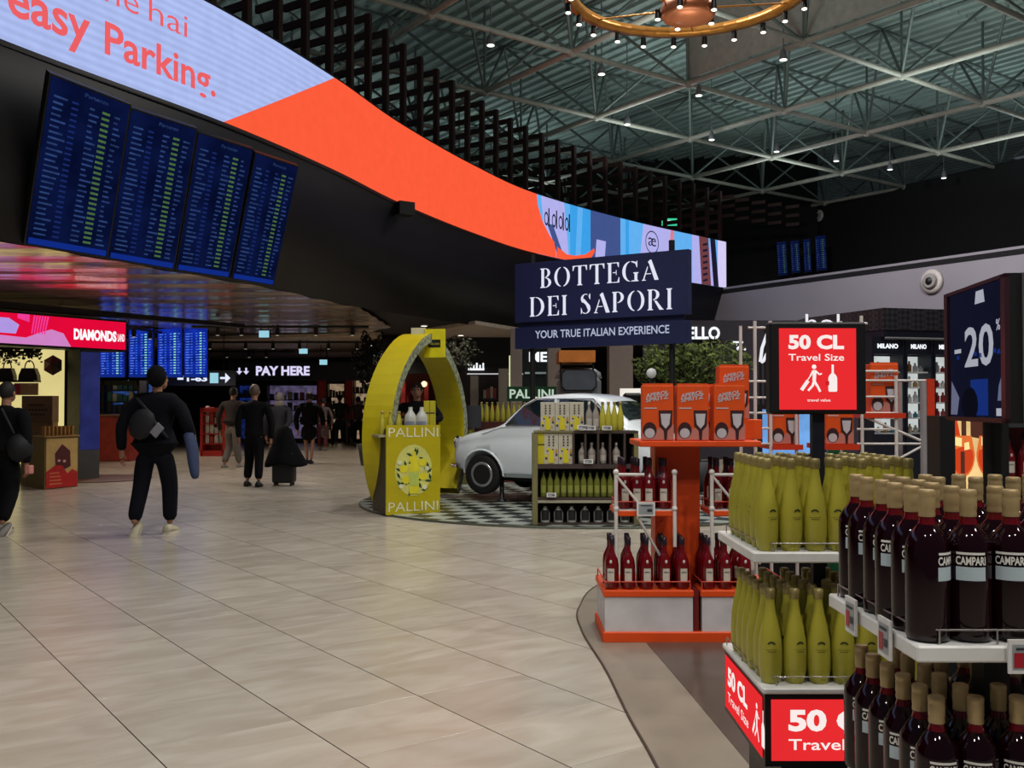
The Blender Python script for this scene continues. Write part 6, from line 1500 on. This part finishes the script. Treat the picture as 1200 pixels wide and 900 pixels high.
def person(label, x, y, face, Hh, coat, trousers, shoe=None, hair=HAIRD, pose=None, extras=None, coat_len=.0, sole=None, bulk=1.0, skinm=None, bare_legs=False, hood=False, group=None):
    """local frame: walks toward +y, height 1.75 before scaling; pose: feet, knees, hands given as points"""
    t = thing('person', label, 'person', (x, y, 0), face, group); S = Hh/1.75; t.scale = (S, S, S)
    p = dict(fl=(-.10, .12, .09), fr=(.10, -.18, .09), kl=(-.105, .14, .50), kr=(.10, -.02, .50), hl=(-.30, .08, .80), hr=(.30, -.02, .80), el=(-.32, -.02, 1.10), er=(.32, -.05, 1.10), lean=.03, tl=0, tr=0, turn=0, nod=0)
    p.update(pose or {}); b = bulk; ln = p['lean']
    V = Vector; pel = V((0, 0, .95)); ch = V((0, ln*.7, 1.28)); nk = V((0, ln, 1.47)); hd = V((0, ln+.02, 1.62))
    sl, sr = V((-.185*b, ln, 1.41)), V((.185*b, ln, 1.41)); hl_, hr_ = V((-.10, 0, .93)), V((.10, 0, .93))
    el, er, wl_, wr = V(p['el']), V(p['er']), V(p['hl']), V(p['hr']); kl, kr, fl_, fr_ = V(p['kl']), V(p['kr']), V(p['fl']), V(p['fr'])
    hwl = wl_+(wl_-el).normalized()*.08; hwr = wr+(wr-er).normalized()*.08
    nodes = [(pel, .09), (ch, .11), (nk, .055), (hd, .06), (sl, .05), (el, .040), (wl_, .028), (hwl, .034), (sr, .05), (er, .040), (wr, .028), (hwr, .034), (hl_, .065), (kl, .05), (fl_, .038), (hr_, .065), (kr, .05), (fr_, .038)]
    edges = [(0, 1), (1, 2), (2, 3), (1, 4), (4, 5), (5, 6), (6, 7), (1, 8), (8, 9), (9, 10), (10, 11), (0, 12), (12, 13), (13, 14), (0, 15), (15, 16), (16, 17)]
    me = skin_mesh('body', nodes, edges)
    m = MB(); m.add([v.co for v in me.vertices], [tuple(q.vertices) for q in me.polygons], 0, True)
    R = Matrix.Translation(hd+V((0, .01, .015))) @ Matrix.Rotation(p['turn'], 4, 'Z') @ Matrix.Rotation(-p['nod'], 4, 'X')
    def hball(c, a, b_, c_, mi=0, n=14): m.ball((0, 0, 0), a, b_, c_, n, mi, None) if False else m.add(*(lambda q: ([R @ (V(v)+V(c)) for v in q.v], q.f))(MB().ball((0, 0, 0), a, b_, c_, n)), mi, True)
    hball((0, 0, 0), .078, .095, .118); hball((0, .045, -.05), .055, .055, .06)           # skull, jaw
    hball((0, .100, -.015), .014, .022, .026, 0, 8)                                     # nose
    for s in (-1, 1): hball((s*.080, -.005, -.01), .012, .022, .032, 0, 8); hball((s*.032, .083, .012), .013, .010, .009, 1, 8)
    hball((0, .092, -.062), .026, .010, .008, 2, 8)
    for s, w0, w1 in ((-1, wl_, hwl), (1, wr, hwr)):                                    # hands: five curled fingers
        d = (w1-w0).normalized(); side = V((0, 1, 0)); side = (side-d*side.dot(d)).normalized(); inn = V((-s, 0, 0)); inn = (inn-d*inn.dot(d)-side*inn.dot(side)).normalized()
        for k in range(4):
            a0 = w1+side*(.027-.018*k)+d*.01; L = (.036, .042, .040, .030)[k]; a1 = a0+d*L*.9+inn*.006; a2 = a1+d*L*.55+inn*.022
            m.cyl(a0, a1, .0095, .0088, 6); m.cyl(a1, a2, .0088, .007, 6)
        a0 = w0+d*.03+side*.028; a1 = a0+d*.035+side*.025+inn*.01; m.cyl(a0, a1, .011, .010, 6); m.cyl(a1, a1+d*.028+inn*.008, .010, .008, 6)
    m.build('body', [skinm or SKIN, mat('eye dark', (30, 26, 24), .3), mat('lip tone', (120, 66, 60), .5)], t)
    # trousers
    if not bare_legs:
        r = .096*b**.5
        me = skin_mesh('trousers', [(V((0, 0, .98)), (.15*b, .115*b)), (V((0, 0, .90)), (.155*b, .12*b)), (hl_-V((0, 0, .06)), r*1.12), (kl, r*.86), (fl_+V((0, 0, .03)), r*.72), (hr_-V((0, 0, .06)), r*1.12), (kr, r*.86), (fr_+V((0, 0, .03)), r*.72)], [(0, 1), (1, 2), (2, 3), (3, 4), (1, 5), (5, 6), (6, 7)])
        me.materials.clear(); me.materials.append(trousers); link('trousers', me, t)
    # coat: torso with both sleeves
    r = .135*b; bot = .92-coat_len
    nd = [(V((0, ln*.2, 1.12)), (r*1.08, r*.82)), (V((0, ln*.5, 1.30)), (r*1.12, r*.85)), (V((0, ln*.9, 1.44)), (r*.66, r*.55)), (V((0, ln, 1.50)), .062), (sl, .072*b), (el+V((0, 0, .0)),   .054*b), (wl_-(wl_-el).normalized()*.01, .044*b), (sr, .072*b), (er, .054*b), (wr-(wr-er).normalized()*.01, .044*b), (V((0, 0, (bot+1.12)/2)), (r*1.16, r*.95)), (V((0, 0, bot-.02)), (r*(1.22+coat_len*.4), r*(1.02+coat_len*.4)))]
    me = skin_mesh('jacket', nd, [(0, 1), (1, 2), (2, 3), (1, 4), (4, 5), (5, 6), (1, 7), (7, 8), (8, 9), (0, 10), (10, 11)])
    me.materials.clear(); me.materials.append(coat); link('jacket', me, t)
    # hair
    m = MB(); q = MB().ball((0, 0, 0), .088, .104, .112, 14); m.add([R @ (V(v)+V((0, -.016, .022))) for v in q.v if True], q.f, 0, True)
    if hood: q = MB().ball((0, 0, 0), .12, .10, .09, 12); m.add([R @ (V(v)+V((0, -.03, -.13))) for v in q.v], q.f, 0, True)
    if hair: m.build('hair', hair, t)
    for c, k_, tilt in ((fl_, kl, p['tl']), (fr_, kr, p['tr'])):                         # shoes
        T = Matrix.Translation((c.x, c.y, max(.0, c.z-.09))) @ Matrix.Translation((0, 0, .05)) @ Matrix.Rotation(-tilt, 4, 'X') @ Matrix.Translation((0, 0, -.05))
        if tilt: T = Matrix.Translation((0, 0, .09*math.sin(tilt)*.9)) @ T
        m = MB(); prof = [(-.09, .028, .06), (-.085, .040, .095), (-.02, .044, .10), (.05, .046, .075), (.12, .046, .055), (.165, .034, .045), (.18, .012, .03)]; vs = []
        for yy, w_, hh in prof:
            for a_, z_ in ((-1, .018), (-1, hh*.6), (-.55, hh), (.55, hh), (1, hh*.6), (1, .018)): vs.append(T @ V((a_*w_, yy, z_)))
        fs = [(i*6+j, i*6+(j+1) % 6, (i+1)*6+(j+1) % 6, (i+1)*6+j) for i in range(len(prof)-1) for j in range(6)]+[tuple(range(5, -1, -1)), tuple(range(36, 42))]
        m.add(vs, fs, 0, True); so_ = [T @ V((s*w_*1.03, yy, z_)) for yy, w_, hh in prof for s, z_ in ((-1, 0), (1, 0), (1, .022), (-1, .022))]
        m.add(so_, [(i*4+j, i*4+(j+1) % 4, (i+1)*4+(j+1) % 4, (i+1)*4+j) for i in range(len(prof)-1) for j in range(4)]+[(0, 1, 2, 3), (27, 26, 25, 24)], 1)
        m.build('shoe', [shoe or SHOEK, sole or shoe or SHOEK], t)
    if extras: extras(t, R)
    return t
NVY = mat('black navy cotton', (9, 11, 20), .9, spec=.2); BLK = mat('black wool', (8, 8, 11), .9, spec=.2)
g = G(178, 627)
def ex2(t, R):
    MB().ball((.01, -.005, .045+1.62), .100, .115, .12, 14).build('beanie', BLK, t)
    m = MB(); m.ball((-.05, -.20, 1.16), .14, .06, .17, 14, T=Matrix.Rotation(.5, 3, 'Y')); bag = m.build('sling_bag', mat('charcoal sling bag', (16, 17, 22), .7), t)
    m = MB(); m.box(-.045, .045, -.004, .004, -.07, .07, 0, Matrix.Translation((.13, -.235, 1.10)) @ Matrix.Rotation(.75, 4, 'Y') @ Matrix.Rotation(.1, 4, 'X')); m.build('luggage_tag', mat('light grey tag', (130, 130, 138), .5), t)
    m = MB(); m.tube([(-.16, -.10, 1.43), (-.02, -.175, 1.32), (.10, -.19, 1.16), (.19, -.12, 1.02)], .018, 8); m.build('bag_strap', mat('charcoal sling bag'), t)
    me = skin_mesh('carried_jacket', [(Vector((.34, .02, 1.08)), .06), (Vector((.40, .0, .95)), (.085, .05)), (Vector((.43, -.02, .75)), (.075, .05)), (Vector((.47, -.06, .58)), .04)], [(0, 1), (1, 2), (2, 3)]); me.materials.clear(); me.materials.append(mat('blue denim', (44, 56, 88), .8)); link('carried_jacket', me, t)
person('man in dark clothes and black beanie with a sling bag and denim jacket walking away', g.x, g.y+.08, -.10, 1.82, NVY, NVY, mat('cream trainer', (176, 168, 144), .6), None,
       dict(fl=(-.13, -.20, .12), kl=(-.15, .0, .50), tl=-1.0, fr=(.12, .10, .09), kr=(.12, .10, .50), el=(-.36, -.04, 1.14), hl=(-.37, .0, .86), er=(.37, -.04, 1.14), hr=(.33, .18, 1.02), turn=-.5), ex2, .12, mat('cream sole', (190, 184, 166), .6), 1.28, hood=True)
g = G(-2, 627)
def ex1(t, R):
    MB().ball((.24, -.05, 1.0), .14, .15, .17, 12).build('shoulder_bag', mat('charcoal sling bag'), t); MB().tube([(.2, -.1, 1.16), (.05, -.12, 1.45)], .015, 6).build('bag_strap', mat('charcoal sling bag'), t)
    MB().rbox(.33, .40, -.1, -.02, .70, .80, .01).build('pink_pouch', mat('pink pouch', (200, 130, 120), .5), t)
person('person in black with a shoulder bag, cut off by the left picture edge', g.x, g.y+.1, -.15, 1.66, BLK, BLK, mat('grey trainer', (112, 108, 104), .6), HAIRD, dict(fl=(-.12, .15, .09), fr=(.14, -.22, .13), kr=(.12, -.02, .5), tr=-.8), ex1, .1, mat('cream sole'), 1.2)
g = G(272, 549); person('man in brown jacket and light grey trousers beside the black-suited man', g.x, g.y, -.1, 1.80, mat('dark brown jacket', (32, 24, 23), .8), mat('light grey trousers', (92, 86, 82), .8), mat('grey trainer'), HAIRD, dict(fl=(-.14, -.10, .09), fr=(.14, .05, .09), er=(.30, .1, 1.15), hr=(.18, .3, 1.20)), None, 0, mat('cream sole'), 1.15)
g = G(297, 570); person('bald man in long black suit jacket walking away beside the wheeled case', g.x, g.y, .0, 1.76, BLK, BLK, SHOEK, mat('thin grey brown hair', (84, 70, 62), .6), dict(fl=(-.12, .05, .09), fr=(.12, -.12, .09), hl=(-.26, .02, .82), el=(-.27, -.02, 1.12)), None, .12, None, 1.16)
# case draped in a coat, pulled by a person ahead of it
g = G(333, 569); tc_ = thing('wheeled_suitcase', 'black wheeled suitcase with a black coat draped over it beside the suited man', 'suitcase', (g.x, g.y, 0))
MB().rbox(-.19, .19, -.13, .13, .05, .60, .03).build('shell', mat('black shell', (18, 18, 20), .5), tc_)
for sx in (-.14, .14):
    for sy in (-.09, .09): MB().cyl((sx-.015, sy, .03), (sx+.015, sy, .03), .03, n=10).build('wheel', RUB, tc_)
MB().tube([(-.08, .1, .58), (-.08, .12, .98), (.08, .12, .98), (.08, .1, .58)], .012, 6).build('handle', CHROME, tc_)
m = MB(); prof = [(.05, 1.04), (.14, .98), (.18, .82), (.26, .62), (.36, .42), (.37, .36), (.33, .36), (.22, .6), (.0, .8)]; m.lathe(prof, 14, (0, 0, 0), 0, .62)
for i, v in enumerate(m.v): a = math.atan2(v[1], v[0]); k = 1+.10*math.sin(a*5+v[2]*4); m.v[i] = (v[0]*k, v[1]*k, v[2]+.05*math.sin(a*3)*(1.0-v[2]))
m.build('draped_coat', BLK, tc_)
g = G(327, 556); person('person in dark padded coat with pale fur hood pulling the coat-draped suitcase', g.x, g.y, 0, 1.66, mat('dark blue padded coat', (14, 17, 28), .8), BLK, SHOEK, mat('pale fur hood', (104, 100, 100), .9), dict(hr=(.14, -.25, .95), er=(.25, -.12, 1.12)), None, .1, None, 1.1, hood=True)
g = G(362, 543);
def ex6(t, R):
    me = skin_mesh('shorts', [(Vector((0, 0, .96)), (.19, .15)), (Vector((0, 0, .80)), (.21, .17)), (Vector((-.02, 0, .52)), (.22, .18))], [(0, 1), (1, 2)]); me.materials.clear(); me.materials.append(BLK); link('skirt', me, t)
    MB().ball((.36, .0, .78), .09, .16, .16, 10).build('carried_bag', mat('dark patterned bag', (70, 50, 54), .6, var=.5, scale=20), t)
person('person in black sweater and knee-length black skirt with bare calves walking away', g.x, g.y, .0, 1.72, BLK, BLK, SHOEK, HAIRD, dict(fl=(-.06, .1, .09), fr=(.07, -.1, .09), er=(.33, .0, 1.12), hr=(.34, .05, .9)), ex6, .0, None, 1.3, bare_legs=True)
g = G(398, 522); person('person in dark green jacket and navy trousers standing before the far red banners', g.x, g.y, .2, 1.76, mat('dark green jacket', (34, 48, 38), .8), mat('navy trousers', (26, 32, 50), .8), mat('grey trainer'), HAIRD, dict(fl=(-.12, .0, .09), fr=(.12, .0, .09)), None, 0, mat('cream sole'), 1.15)
g = G(378, 528); person('far person in burgundy trousers just left of the green-jacketed one', g.x, g.y, .1, 1.62, mat('grey patterned top', (80, 70, 74), .8, var=.5, scale=20), mat('burgundy trousers', (84, 26, 36), .8), mat('grey trainer'), HAIRD, None, None, 0, None, 1.0)
# shop assistant inside the arch
p_ = W(489, 474, 14.4); person('shop assistant in black standing behind the yellow promotion counter', p_.x, p_.y, PI, 1.74, BLK, BLK, SHOEK, HAIRD, dict(fl=(-.12, 0, .09), fr=(.12, 0, .09), kl=(-.1, .02, .5), kr=(.1, .02, .5), el=(-.36, .06, 1.22), hl=(-.22, .26, 1.2), er=(.36, .06, 1.22), hr=(.22, .26, 1.2)), None, 0, None, 1.15)
for px, Y, c, lab in ((420, 33, (60, 40, 40), 'distant shopper in dark red top beside the left leg of the arch'), (386, 35, (90, 84, 80), 'distant shopper in grey between the two red banners')):
    p_ = W(px, 474, Y); person(lab, p_.x, Y, .3, 1.68, mat('far coat'+str(px), c, .8), BLK)
